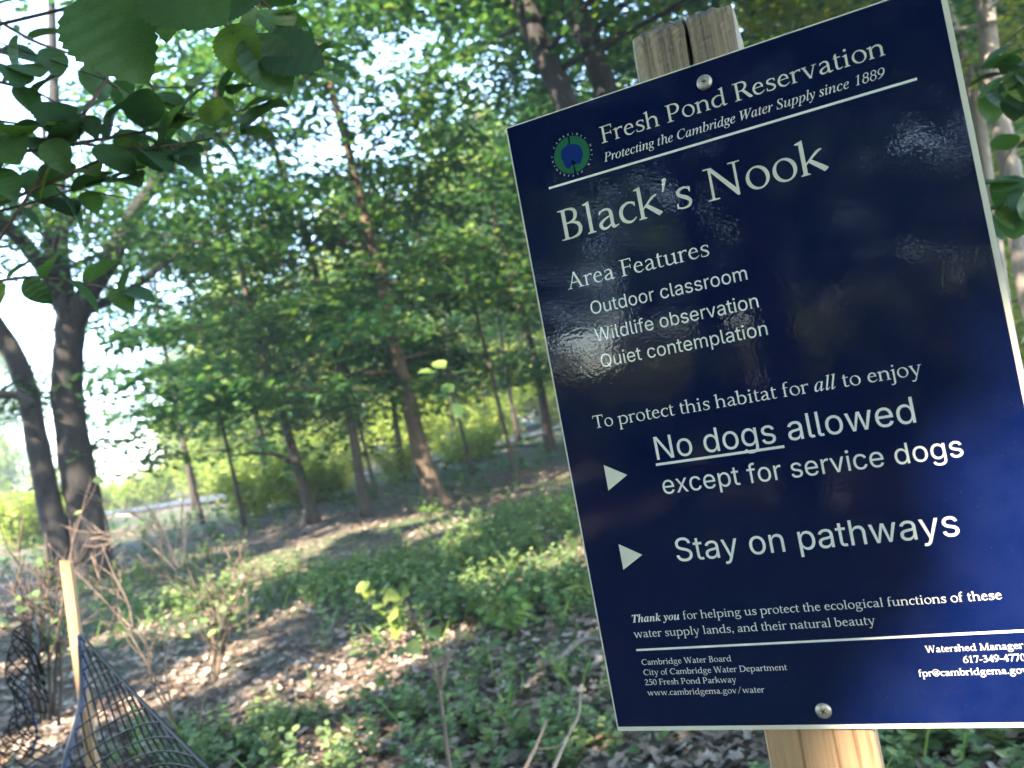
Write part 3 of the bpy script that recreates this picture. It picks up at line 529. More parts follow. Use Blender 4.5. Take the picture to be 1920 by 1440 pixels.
d|594|269,-11 231,-8 211,-3 191,4 158,21 124,49 99,79 87,99 68,139 61,161 51,211 49,239 49,291 51,319 61,366 69,391 87,429 99,449 125,479 141,494 174,515 194,524 231,534 254,537 291,538 319,534 344,527 364,516 389,498 408,476 429,447 434,447 435,569 435,711 520,711 520,1 439,0 438,79 436,82 431,82 429,81 395,36 379,22 354,6 319,-7 291,-11;271,66 301,66 331,72 356,83 380,101 405,131 419,160 429,194 435,229 436,284 432,321 424,354 407,394 389,419 359,443 331,456 301,461 269,461 239,455 214,444 184,419 165,394 151,364 139,319 135,284 135,246 142,196 152,164 166,134 191,102 214,85 241,72
e|565|291,-11 249,-8 224,-3 184,12 163,24 130,49 103,79 87,101 69,139 56,184 51,211 48,261 51,314 55,339 68,384 78,406 100,444 127,476 159,501 181,515 219,529 261,537 289,538 329,535 359,528 396,513 424,497 448,476 468,454 485,426 500,394 511,359 517,321 520,274 519,238 135,236 137,211 144,177 155,149 170,124 188,104 201,93 224,80 251,70 281,65 309,65 336,68 364,77 386,90 401,104 416,123 429,147 511,126 500,99 479,66 459,45 434,26 396,7 366,-3 331,-10;135,311 139,309 431,310 429,334 418,374 404,401 390,419 378,431 356,446 344,452 319,459 301,462 271,462 244,457 229,452 216,446 194,430 166,401 147,364 139,339
f|355|114,0 113,456 111,458 9,459 9,529 11,531 113,531 113,619 122,656 128,671 142,691 159,707 179,721 201,731 224,738 264,742 296,740 329,733 340,729 337,721 319,657 276,663 259,663 239,658 224,651 216,644 206,629 203,619 199,596 198,531 319,531 319,459 199,458 198,1
g|595|251,-209 219,-204 189,-196 161,-185 137,-171 116,-155 98,-136 77,-109 72,-96 141,-57 165,-86 184,-105 209,-120 236,-130 274,-136 311,-135 349,-128 379,-116 394,-106 409,-92 425,-66 431,-49 436,-9 436,94 429,95 401,58 374,34 344,18 316,10 271,7 251,8 214,14 176,27 141,48 111,76 88,106 69,145 61,169 51,216 48,266 51,319 57,354 68,389 77,411 88,431 111,464 126,480 156,504 194,524 231,534 254,537 291,538 334,530 356,521 384,503 404,484 431,446 436,446 438,449 439,530 521,530 521,-14 518,-56 508,-94 490,-126 468,-151 441,-173 421,-184 389,-197 351,-206 309,-210;268,84 301,83 331,88 358,99 380,114 406,143 420,169 429,199 436,234 437,286 433,324 420,369 407,396 389,420 359,444 331,456 304,461 271,461 241,455 215,444 191,426 173,406 157,379 143,339 137,304 135,251 139,216 151,174 165,146 183,124 204,106 229,93
h|574|74,1 74,711 159,711 159,451 161,445 174,466 199,495 226,515 246,525 281,535 319,538 354,536 384,529 411,517 429,506 449,489 469,464 484,434 490,416 497,379 500,346 499,0 415,1 414,329 411,369 399,401 384,424 371,436 359,445 341,453 314,459 294,461 256,456 236,450 216,439 191,416 172,386 164,361 160,331 159,1
i|233|74,1 74,530 159,530 159,1;106,621 94,624 82,631 66,647 58,669 60,691 70,711 86,725 109,733 129,732 151,723 168,706 176,684 175,664 166,644 149,628 126,621
l|265|169,-2 141,5 126,11 114,19 95,39 80,69 75,99 74,119 74,711 159,712 160,116 166,91 177,79 196,73 236,76 238,74 252,6 251,4 216,-2
m|854|74,1 74,529 76,531 156,531 157,444 159,439 179,476 194,493 211,509 241,527 261,534 284,539 309,540 344,537 361,531 389,516 403,504 424,479 432,464 444,435 464,470 489,497 521,519 556,533 596,540 641,538 681,527 709,513 731,494 756,461 769,431 777,396 780,356 780,1 694,1 694,101 694,356 691,389 685,406 673,426 661,438 639,451 626,457 611,460 586,463 564,461 544,456 516,443 495,424 480,399 471,369 469,346 469,1 384,1 384,364 381,391 371,414 363,426 353,436 334,450 319,456 294,462 259,461 239,456 221,448 196,430 176,404 163,371 159,334 159,1
n|574|74,1 74,529 76,531 154,531 156,529 157,446 159,440 172,464 185,481 211,506 244,524 279,534 319,538 369,533 411,517 438,499 459,476 476,450 485,431 494,399 497,379 500,336 500,169 500,1 415,1 414,329 411,366 406,386 393,411 382,426 359,445 344,452 314,459 294,461 269,459 236,450 206,432 184,407 171,384 162,349 159,316 159,1
o|581|286,-11 246,-8 224,-3 184,12 146,35 115,64 88,101 70,139 62,161 51,211 48,264 49,291 55,339 69,385 89,426 116,464 131,479 161,502 201,523 244,534 294,538 336,534 356,530 399,515 436,491 466,463 493,426 504,406 519,366 530,316 533,261 530,211 520,161 512,139 493,101 466,64 451,48 419,24 381,5 336,-8;270,66 306,66 339,72 366,84 389,101 408,124 424,151 439,194 445,229 446,279 443,314 431,359 417,389 399,415 368,441 339,455 311,460 274,461 244,455 216,443 194,426 174,403 158,376 143,331 137,296 135,246 139,211 151,166 165,136 183,111 214,85 241,72
p|594|74,-199 74,530 156,531 157,449 159,447 166,448 199,491 229,515 261,530 304,538 341,537 361,535 404,523 423,514 453,494 484,464 508,429 526,389 539,341 546,291 545,236 539,186 526,139 506,96 484,64 470,49 454,34 421,12 381,-4 344,-10 321,-11 276,-7 254,0 240,6 206,30 187,51 166,81 160,81 159,-199;293,66 324,66 354,72 381,85 411,111 429,135 442,164 455,209 459,246 459,284 452,334 442,366 429,394 411,418 381,443 354,455 324,461 291,461 264,456 236,444 214,427 189,396 175,369 165,336 160,301 158,246 162,209 174,164 188,134 207,109 236,84 264,72
r|363|74,1 74,530 154,531 156,529 156,451 159,449 162,451 181,485 201,505 226,522 264,535 299,539 341,536 341,454 339,452 306,456 279,456 244,449 224,441 204,429 189,414 176,396 164,369 160,344 159,1
s|511|246,-11 204,-8 171,0 144,10 116,26 88,51 71,74 58,101 50,131 131,149 146,113 165,91 175,84 196,73 211,68 239,64 286,66 319,75 331,80 351,95 367,114 374,134 373,161 365,179 349,196 331,206 311,213 186,244 144,261 116,279 99,294 81,318 70,346 66,384 69,414 77,439 83,451 101,476 133,504 161,519 206,533 246,538 296,536 326,531 356,521 380,509 401,493 426,464 445,431 453,406 376,388 366,409 354,426 339,443 321,454 306,460 279,465 249,465 231,463 206,456 184,444 172,434 160,419 155,409 152,389 155,369 161,354 179,336 203,324 226,316 344,287 384,271 402,261 429,240 448,214 460,184 464,149 461,119 451,90 429,55 406,34 379,16 331,-2 294,-9
t|318|209,-4 176,3 159,10 130,29 108,56 95,89 91,131 91,456 89,458 11,458 9,461 9,529 11,531 90,531 91,659 176,659 176,626 177,531 281,531 285,529 285,461 284,458 179,458 176,456 176,136 180,106 190,86 196,81 210,74 239,70 283,74 298,4 286,-1 261,-5 236,-6
u|574|236,-6 204,-1 176,8 159,16 136,32 115,54 105,69 90,96 84,114 76,151 74,194 74,530 159,530 160,184 167,146 183,116 204,94 229,80 246,74 281,70 316,74 339,82 366,99 384,116 397,136 406,158 414,199 414,529 416,531 496,531 500,529 500,1 417,1 416,94 401,66 388,49 373,34 344,14 313,1 294,-4 274,-6
v|545|229,0 25,529 29,531 116,531 119,529 238,199 271,87 274,84 283,119 308,201 426,529 429,531 519,530 317,1
w|794|194,0 32,529 34,531 119,531 123,529 196,266 239,96 274,246 352,529 356,531 441,531 444,529 511,281 554,103 556,97 564,130 607,299 671,529 674,531 759,531 762,529 601,1 515,1 446,241 396,429 358,279 279,2 276,0
x|530|31,0 30,1 216,271 42,529 46,531 139,531 141,529 223,401 266,328 269,327 309,401 394,530 489,531 491,529 481,515 314,269 500,1 401,1 308,144 264,218 223,144 129,1
y|545|99,-201 67,-194 86,-121 124,-126 139,-125 159,-120 176,-109 188,-96 201,-74 227,-1 25,529 26,531 116,531 119,529 237,201 271,85 274,87 275,91 308,201 426,529 431,531 516,531 519,529 286,-81 262,-129 248,-149 231,-166 214,-180 196,-189 174,-197 151,-202 126,-203
 |278|
""",
'ital': r"""C|701|325,-15 244,-7 174,19 116,60 86,96 63,138 42,211 39,290 52,363 69,411 91,457 119,502 152,543 188,582 228,616 304,664 338,680 408,701 478,707 519,705 641,675 660,682 675,700 695,700 654,495 633,495 633,549 617,607 596,636 583,648 568,657 532,670 488,674 447,671 387,652 328,617 293,587 260,551 217,489 184,418 169,367 159,315 156,260 158,225 169,163 193,111 228,71 271,43 296,35 352,28 396,31 438,42 479,59 519,84 557,115 594,153 613,136 549,69 482,22 408,-6
P|600|-50,0 -45,20 0,24 27,37 40,52 52,76 190,584 196,624 192,646 184,657 172,664 121,672 126,692 398,692 462,688 515,675 556,654 585,624 603,585 608,537 605,499 584,447 548,402 497,367 455,350 409,338 357,332 237,331 222,326 160,96 156,68 161,44 177,30 205,23 246,20 240,0;287,361 350,367 378,373 424,395 459,426 472,445 489,490 494,515 494,562 487,596 473,623 452,642 422,655 385,662 354,662 321,652 304,626 239,392 237,373 243,365
S|549|228,-14 161,-7 62,20 38,12 22,-12 4,-12 38,217 57,218 59,187 69,132 89,87 117,52 152,29 194,17 217,16 265,24 286,35 313,56 334,85 343,107 349,130 351,165 346,191 336,216 292,279 212,363 171,413 146,456 132,512 132,543 137,576 148,605 165,633 186,656 212,676 242,691 275,702 330,707 376,705 466,680 489,686 504,704 523,704 491,501 475,501 471,554 451,616 428,645 400,664 383,671 345,675 298,668 261,644 238,608 231,577 231,550 244,509 289,444 409,313 423,290 442,242 448,188 445,151 436,116 420,85 386,44 342,13 307,-2 269,-11
W|883|123,-15 146,616 140,639 130,654 102,669 60,674 63,692 341,692 336,674 300,672 270,661 259,647 251,625 245,576 228,172 478,528 481,604 475,638 465,654 451,665 431,671 398,673 402,692 667,692 661,673 641,673 617,668 600,658 589,641 582,616 561,179 812,554 840,605 849,632 848,651 842,658 818,669 778,673 785,692 994,692 990,673 967,671 939,655 890,600 475,-15 456,-15 476,462 142,-15
a|509|74,-12 50,-9 20,7 6,25 -4,49 -9,79 -9,123 7,205 41,289 92,364 157,428 203,456 226,464 273,471 309,465 334,447 346,417 359,460 435,460 340,119 331,73 334,56 342,52 355,54 389,82 420,119 434,107 382,41 334,1 312,-9 291,-12 268,-7 255,8 251,46 284,175 229,93 178,35 127,0 110,-7;122,49 155,59 199,97 244,155 284,225 308,285 323,343 325,402 313,430 304,438 275,445 260,444 229,433 184,396 156,359 132,314 110,261 93,207 79,121 80,91 90,64 109,51
b|507|122,-12 68,-7 28,9 2,30 -6,46 -7,57 137,627 138,656 133,668 113,677 75,678 80,696 140,703 195,717 232,725 239,724 243,719 153,373 204,428 231,447 259,460 288,469 318,471 357,467 374,461 405,444 429,417 439,402 451,366 455,304 443,244 419,185 383,130 338,80 286,39 227,8 186,-5;141,14 179,19 197,25 250,59 297,111 334,177 359,248 366,293 367,331 361,360 350,384 334,402 314,415 290,421 261,421 216,403 175,362 141,301 81,99 74,57 76,44 91,25 121,15
c|444|148,-12 105,-7 68,8 39,34 17,69 3,111 0,178 7,228 25,277 60,339 109,393 175,440 223,460 272,470 312,471 351,462 379,442 394,417 397,397 394,374 384,356 368,344 347,340 323,345 309,358 305,390 328,431 324,439 294,445 242,435 209,416 178,389 138,335 117,292 95,224 89,181 89,141 99,93 114,68 133,49 168,35 208,36 233,44 286,73 339,122 355,105 287,40 252,17 218,1 183,-9
d|528|91,-12 61,-8 35,2 6,31 -6,58 -12,91 -11,142 2,195 24,251 54,306 91,358 148,415 194,447 252,468 305,470 335,463 355,448 361,437 406,619 410,649 405,666 395,673 347,677 352,696 411,703 499,725 509,724 513,715 358,120 348,66 351,54 359,47 382,47 421,78 456,120 472,107 416,40 380,8 357,-5 335,-11 308,-11 295,-6 278,11 272,40 279,91 300,167 248,88 198,32 147,-1;135,41 171,51 209,82 246,127 289,197 322,273 342,347 345,396 339,419 332,431 316,443 295,447 262,442 230,426 197,399 165,363 124,293 101,237 85,184 77,137 76,105 80,85 92,61 111,46
e|428|132,-10 92,-5 75,0 44,18 20,46 3,81 -5,123 -4,179 8,229 37,296 81,359 121,399 173,437 220,459 268,470 306,471 331,466 360,452 374,437 382,418 384,396 376,356 351,318 310,282 284,266 218,239 137,219 91,212 84,146 87,113 94,86 107,65 125,50 149,41 177,38 201,40 251,59 302,96 329,121 344,106 295,54 245,18 191,-3;95,235 184,257 231,281 267,312 291,347 298,365 304,404 300,427 295,434 288,440 268,444 247,441 226,432 193,408 171,385 142,343 124,310
g|426|94,-228 45,-224 -15,-205 -57,-171 -72,-143 -76,-128 -73,-84 -63,-57 -45,-32 -19,-8 53,36 20,58 10,75 10,91 25,118 87,180 47,210 23,246 15,290 18,322 27,352 43,381 64,407 104,440 152,463 207,474 264,470 361,441 431,440 431,396 362,396 364,389 369,352 362,303 341,259 309,222 267,193 218,175 164,169 122,172 98,150 90,129 99,113 124,97 237,56 273,38 302,17 321,-9 331,-41 331,-75 319,-121 303,-148 280,-171 237,-200 201,-214 161,-223;166,192 197,198 225,217 256,258 273,297 282,341 282,395 272,422 260,436 245,445 209,450 190,444 171,433 137,396 111,345 100,287 101,247 107,227 116,212 129,201 146,194;112,-197 158,-194 195,-185 225,-170 245,-149 258,-122 262,-81 249,-53 214,-24 168,-2 78,27 50,9 9,-30 -11,-72 -14,-95 -11,-126 0,-152 18,-172 42,-186 74,-194
h|572|432,-10 408,-7 377,8 356,35 348,59 346,94 351,151 393,349 400,403 395,434 389,445 380,453 356,459 320,451 283,427 246,387 200,314 176,244 124,0 35,0 168,637 166,654 161,665 138,680 122,684 94,685 102,725 278,725 202,391 213,391 240,431 268,463 297,488 327,506 358,517 389,520 421,517 446,508 466,494 480,473 489,447 490,396 442,160 438,82 446,62 460,52 490,53 532,73 549,45 489,4 451,-8
i|264|182,586 163,590 147,601 135,618 131,637 135,656 147,673 163,685 182,689 202,686 219,674 230,657 234,637 230,617 219,601 202,590;49,-12 34,-10 12,2 1,26 1,54 17,128 89,393 85,410 74,421 55,426 26,428 30,445 164,467 190,470 195,463 194,451 94,117 87,68 95,51 107,48 118,50 144,67 193,125 208,110 153,42 126,19 100,2 74,-9
l|257|47,-11 26,-8 6,7 -3,32 -1,56 151,640 150,659 142,673 126,679 87,683 89,701 194,716 243,725 253,723 255,716 93,125 83,74 85,61 91,54 111,53 149,83 182,122 198,107 156,55 115,18 78,-4
m|820|610,-11 583,-5 573,3 566,14 560,46 569,103 640,366 638,396 629,406 612,409 585,403 542,375 496,327 461,280 416,204 386,141 361,72 340,0 261,0 355,319 364,361 364,391 353,406 332,409 302,397 273,378 210,320 179,281 155,243 111,149 60,0 -19,0 74,315 91,384 91,399 84,413 63,423 25,428 29,446 111,455 183,471 193,466 190,441 135,264 184,327 230,379 274,419 316,447 355,465 392,470 426,464 446,445 452,412 445,360 424,274 469,334 511,383 553,421 593,449 631,465 668,470 702,464 713,455 727,429 728,405 713,331 649,97 646,67 653,54 675,54 698,71 743,129 758,113 709,44 684,20 660,3 635,-8
n|542|331,-13 311,-10 295,1 285,18 281,41 291,98 343,291 360,366 358,395 350,406 335,409 299,397 256,364 210,316 167,259 138,211 113,156 63,0 -18,0 89,366 92,391 89,407 79,417 61,423 26,424 29,442 119,455 191,471 198,468 198,458 138,264 188,328 235,379 280,419 322,447 359,464 392,469 425,463 444,445 450,414 446,368 378,131 369,95 366,66 375,53 396,52 408,59 434,88 464,135 480,123 456,81 407,21 382,2 357,-9
o|522|157,-12 111,-7 71,8 39,33 14,66 -1,105 -6,152 -3,190 6,228 21,266 52,320 77,353 122,398 173,433 209,452 264,468 300,471 348,466 369,460 406,440 436,411 456,375 466,331 467,290 458,240 438,189 410,140 375,94 333,56 303,34 255,8 207,-7;168,17 195,20 221,31 247,48 272,70 294,96 324,144 362,232 371,268 379,320 377,370 370,397 358,418 341,433 320,442 294,445 278,444 245,434 213,413 182,382 140,322 116,273 98,221 84,148 84,107 89,78 99,54 114,36 132,24
p|507|-143,-222 -138,-204 -98,-199 -73,-187 -51,-155 81,350 89,390 84,413 66,421 24,425 29,443 190,469 194,462 191,445 167,372 194,403 250,447 278,460 307,469 355,470 401,455 426,435 444,408 457,356 458,316 447,256 423,195 390,138 348,86 316,56 264,20 227,3 189,-8 150,-11 107,-6 74,8 35,-175 42,-190 59,-200 114,-205 109,-222;150,14 191,22 231,44 268,79 311,139 344,209 361,266 369,339 361,387 350,404 327,421 297,426 264,421 232,404 217,392 175,339 144,269 99,95 93,59 95,45 107,25 133,15
r|333|-19,0 68,311 83,378 83,393 77,409 58,419 19,423 22,442 173,471 185,468 185,458 133,267 205,381 263,449 288,466 309,471 322,470 337,462 348,448 353,429 351,404 342,383 319,363 306,359 287,359 264,373 253,399 213,352 175,297 142,234 111,164 84,86 61,0
s|370|116,-12 68,-7 9,9 -6,5 -13,-6 -33,-6 -11,158 6,157 11,115 20,79 36,52 66,24 92,16 128,18 147,26 171,47 181,67 186,89 184,126 165,165 94,260 76,291 61,331 60,371 75,414 106,448 149,468 208,470 288,450 305,455 311,468 328,468 308,319 291,319 285,358 275,389 260,414 242,431 220,442 186,445 164,438 143,416 135,388 144,353 246,205 263,165 267,119 254,71 241,49 215,22 170,-3
t|278|49,-12 22,-6 6,11 1,39 4,66 98,421 29,421 33,442 64,451 93,466 122,486 176,546 202,584 225,584 187,453 272,453 264,421 179,421 95,106 90,61 94,51 107,46 116,48 139,64 185,118 200,101 174,67 123,16 98,1 73,-9
u|542|68,-12 42,-8 28,1 13,20 6,46 7,76 16,123 75,340 83,395 80,412 70,422 20,428 23,446 175,471 190,466 186,440 90,98 88,80 91,62 101,52 118,48 149,56 185,81 237,136 277,191 315,255 348,328 376,406 389,460 467,460 376,122 368,77 372,54 381,49 398,50 423,67 469,125 483,111 434,43 409,19 383,2 357,-9 316,-11 294,1 287,11 281,40 285,75 327,228 255,122 189,48 148,14 128,3 108,-5
y|402|-65,-228 -92,-223 -109,-208 -115,-186 -107,-162 -94,-151 -78,-146 -58,-148 -19,-162 3,-156 37,-121 118,-10 43,363 31,391 16,411 -6,424 -36,428 -33,445 13,452 87,471 98,469 103,462 126,384 183,85 198,109 294,269 322,334 323,356 317,371 283,400 276,411 275,435 283,455 307,469 334,468 357,453 368,433 371,406 364,359 329,271 220,86 93,-98 46,-153 1,-196 -39,-222
 |250|
1|500|126,0 131,26 202,32 222,54 335,619 332,619 213,561 211,584 340,646 348,684 352,690 434,691 435,689 308,54 320,32 389,26 385,1
8|500|220,-16 182,-8 147,8 119,29 95,58 79,91 70,126 69,164 75,204 84,229 95,254 111,279 129,302 149,324 172,342 223,374 203,395 187,419 177,446 172,476 174,506 180,539 192,569 209,599 228,621 250,644 276,663 301,677 328,688 358,695 385,698 414,696 437,691 457,683 492,659 507,643 519,624 527,604 533,581 535,554 532,524 524,494 513,466 495,439 475,414 452,392 425,374 450,357 468,338 484,316 496,291 503,264 507,236 505,206 500,176 483,134 460,95 428,59 391,29 350,5 307,-10 262,-17;250,24 278,22 306,26 333,36 359,54 383,76 402,104 416,134 426,166 430,201 428,236 419,269 405,299 383,326 355,346 314,342 288,345 261,352 239,342 218,329 195,306 174,279 159,246 149,214 145,181 146,149 153,119 165,91 181,66 200,47 225,32;382,391 387,391 398,397 422,416 439,436 452,459 461,484 467,509 469,536 466,562 459,586 448,609 434,628 417,642 396,653 375,658 352,658 331,653 309,643 290,629 272,609 258,586 247,561 240,534 239,506 241,478 248,454 260,431 275,411 293,396 340,398
9|500|71,-15 66,-11 63,-4 64,4 71,11 159,49 239,103 281,136 316,169 356,211 393,256 344,241 303,235 261,237 223,247 187,266 158,291 134,324 119,361 111,403 113,446 122,491 141,536 166,577 198,614 235,645 275,669 310,683 344,691 378,695 412,693 443,686 473,673 500,656 522,633 539,609 553,581 561,551 564,519 564,491 559,461 530,364 518,326 506,300 473,249 445,214 413,179 347,117 273,64 187,15 140,-2 80,-16;296,274 330,274 362,283 394,301 421,326 438,347 453,371 474,451 484,479 484,511 479,544 470,574 458,599 443,620 423,637 401,650 377,656 350,657 321,650 293,637 266,616 241,589 222,559 206,524 196,486 191,449 192,411 198,376 209,346 225,320 245,298 270,282
""",
'bi': r"""T|600|65,0 65,25 102,30 128,41 141,52 155,78 305,636 251,632 196,610 161,586 131,553 95,492 70,492 107,671 651,671 622,479 594,479 588,527 575,566 557,596 532,618 501,631 456,635 305,76 307,54 317,40 335,31 376,25 376,0
a|500|79,-13 36,-5 12,10 -8,32 -25,75 -28,109 -26,145 -8,219 8,257 36,310 84,374 111,400 147,427 208,456 246,461 265,459 281,454 306,432 319,395 335,451 442,451 359,161 341,89 342,70 347,63 355,60 374,68 397,91 424,130 446,116 395,44 370,19 344,1 319,-9 293,-13 259,-6 247,3 238,15 231,51 241,112 204,57 166,18 125,-5;138,61 169,71 206,109 240,166 272,247 291,326 294,384 291,396 278,413 256,418 241,415 226,407 186,363 148,298 119,225 100,153 98,102 107,76 126,63
h|532|312,-14 276,-6 263,5 254,19 248,38 246,61 262,140 331,358 330,379 324,386 313,388 295,385 276,376 257,360 216,310 195,275 174,236 137,149 94,0 -28,0 131,590 134,612 131,628 124,638 103,644 71,644 71,671 164,681 279,700 171,293 225,368 259,405 291,433 324,451 376,461 418,453 433,443 443,428 449,409 450,371 444,332 372,112 367,79 373,66 390,66 425,101 455,146 477,133 423,51 395,23 367,2 340,-10
k|481|304,-14 275,-9 261,-3 239,16 229,29 203,97 178,214 143,187 94,0 -28,0 132,595 134,618 129,632 109,643 71,644 71,671 164,681 279,700 158,245 271,336 294,359 314,385 317,398 314,412 302,421 269,426 269,452 473,452 473,426 443,420 419,409 281,300 308,150 322,101 335,76 350,64 367,64 394,90 412,124 435,113 394,42 372,18 350,0 328,-10
n|532|317,-14 297,-12 280,-6 267,5 258,19 252,38 250,61 265,140 334,352 334,379 328,386 317,388 300,385 281,377 263,362 223,315 203,283 173,226 145,160 120,84 98,0 -21,0 70,339 77,378 72,394 67,399 49,405 27,406 25,431 153,450 225,461 173,288 245,386 278,419 311,443 363,460 404,459 423,453 438,443 448,428 456,386 449,337 376,106 371,79 375,69 382,65 402,69 421,88 453,134 475,119 434,61 396,20 358,-6
o|470|143,-14 100,-9 62,5 30,30 5,62 -10,101 -14,123 -14,164 -5,220 9,257 36,310 72,359 99,388 144,423 177,442 227,458 261,461 309,457 330,451 366,432 394,404 414,368 423,326 424,284 414,230 394,175 364,123 327,76 298,49 251,15 216,-1 180,-11;154,20 177,26 192,37 227,85 259,152 288,241 304,325 305,380 301,398 284,421 256,429 241,427 218,413 182,366 150,301 122,211 105,124 104,67 116,37 139,22
u|532|69,-14 27,-6 12,5 1,19 -5,38 -7,67 1,112 69,371 68,387 59,399 41,405 19,406 18,431 217,461 116,103 114,73 122,61 132,59 149,62 168,71 206,108 248,169 269,207 306,294 351,448 470,448 373,85 383,67 394,66 402,70 435,104 456,135 478,120 437,62 399,20 361,-6 320,-14 284,-5 271,6 260,20 253,49 254,75 270,153 219,79 170,27 121,-4
y|419|-44,-209 -84,-201 -110,-179 -119,-148 -117,-132 -107,-113 -83,-95 -54,-92 -31,-99 20,-125 42,-124 67,-106 92,-78 116,-38 123,-14 116,57 96,184 76,279 54,358 42,391 32,404 14,412 -14,411 -14,438 26,443 126,461 141,452 148,441 167,378 220,112 284,239 303,295 305,314 299,335 263,367 253,383 251,409 258,432 273,449 287,457 312,461 338,457 352,449 366,431 371,414 373,386 354,311 310,207 248,90 175,-26 110,-110 56,-162 4,-197 -20,-206
 |250|
"""}


def load_fonts():
    out = {}
    for fam, txt in FONT_DATA.items():
        g = {}
        for ln in txt.strip("\n").split("\n"):
            ch, adv, cs = ln[0], ln[2:].split("|")[0], ln[2:].split("|")[1]
            g[ch] = (int(adv), [[tuple(map(int, q.split(","))) for q in c.split(" ")] for c in cs.split(";")] if cs else [])
        out[fam] = g
    return out
FONTS = load_fonts()


def flat_mesh(name, loops, mat, z):
    """fill closed 2-D loops (holes by even-odd) on the sign's plane; x right, y up, z out, metres"""
    cu = bpy.data.curves.new(name, 'CURVE'); cu.dimensions = '2D'; cu.fill_mode = 'FRONT'
    for lp in loops:
        s = cu.splines.new('POLY'); s.points.add(len(lp) - 1)
        s.points.foreach_set("co", [c for x, y in lp for c in (x, y, 0, 1)])
        s.use_cyclic_u = True
    o = bpy.data.objects.new(name, cu); COL.objects.link(o)
    dg = bpy.context.evaluated_depsgraph_get()
    me = bpy.data.meshes.new_from_object(o.evaluated_get(dg))
    bpy.data.objects.remove(o); bpy.data.curves.remove(cu)
    co = np.empty(len(me.vertices) * 3); me.vertices.foreach_get("co", co); co = co.reshape(-1, 3)
    co = np.c_[co[:, 0], np.full(len(co), -z), co[:, 1]]
    me.vertices.foreach_set("co", co.reshape(-1)); me.materials.clear(); me.materials.append(mat); me.update()
    return me


def text_loops(runs, x, y, sx, sy, right=None):
    """runs: [(family, text)]; x, y in mm from the sign's top-left corner; sx, sy size in mm"""
    loops = []; pen = 0.0
    for fam, t in runs:
        for ch in t:
            a, cs = FONTS[fam].get(ch) or FONTS['serif'][ch]
            for c in cs:
                loops.append([(pen + px * sx / 1000, py * sy / 1000) for px, py in c])
            pen += a * sx / 1000
    if right is not None: x = right - pen
    return [[((x + a) / 1000, (-y + b) / 1000) for a, b in l] for l in loops], x, pen


# ------------------------------------------------------------------ the sign on its post
SW, SH = 0.375, 0.580
TL = CAM + np.array([0.0392, 0.7321, 0.2642])
SX = np.array([0.9253, -0.3793, 0.0])
SYAW = math.atan2(SX[1], SX[0])
base = TL + SX * 0.176; base[2] = 0.0
sign = thing("trail_sign", "navy blue trail rules sign with cream lettering screwed to a weathered square wooden post", "sign", base, SYAW)
ZT = TL[2]


def sgn(me_or_mb, name, parent, mat=None):
    o = me_or_mb.build(name, mat, parent) if isinstance(me_or_mb, MB) else link(name, me_or_mb, parent)
    return o


def box(mb, x0, x1, y0, y1, z0, z1, mat=0, bev=0.0):
    v = [(x0, y0, z0), (x1, y0, z0), (x1, y1, z0), (x0, y1, z0), (x0, y0, z1), (x1, y0, z1), (x1, y1, z1), (x0, y1, z1)]
    f = [(0, 3, 2, 1), (4, 5, 6, 7), (0, 1, 5, 4), (1, 2, 6, 5), (2, 3, 7, 6), (3, 0, 4, 7)]
    mb.add(v, f, mat, False)


mb = MB()
X0 = -0.176
box(mb, X0, X0 + SW, -0.003, 0.0, ZT - SH, ZT)
board = mb.build("sign_board", M['sign_cream'], sign)
bm = bmesh.new(); bm.from_mesh(board.data)
bmesh.ops.bevel(bm, geom=bm.edges[:], offset=.0006, segments=2, affect='EDGES'); bm.to_mesh(board.data); bm.free()
FACE = 0.003


def on_board(me, name, parent=board):
    o = link(name, me, parent)
    o.location = (X0, 0, ZT)
    return o


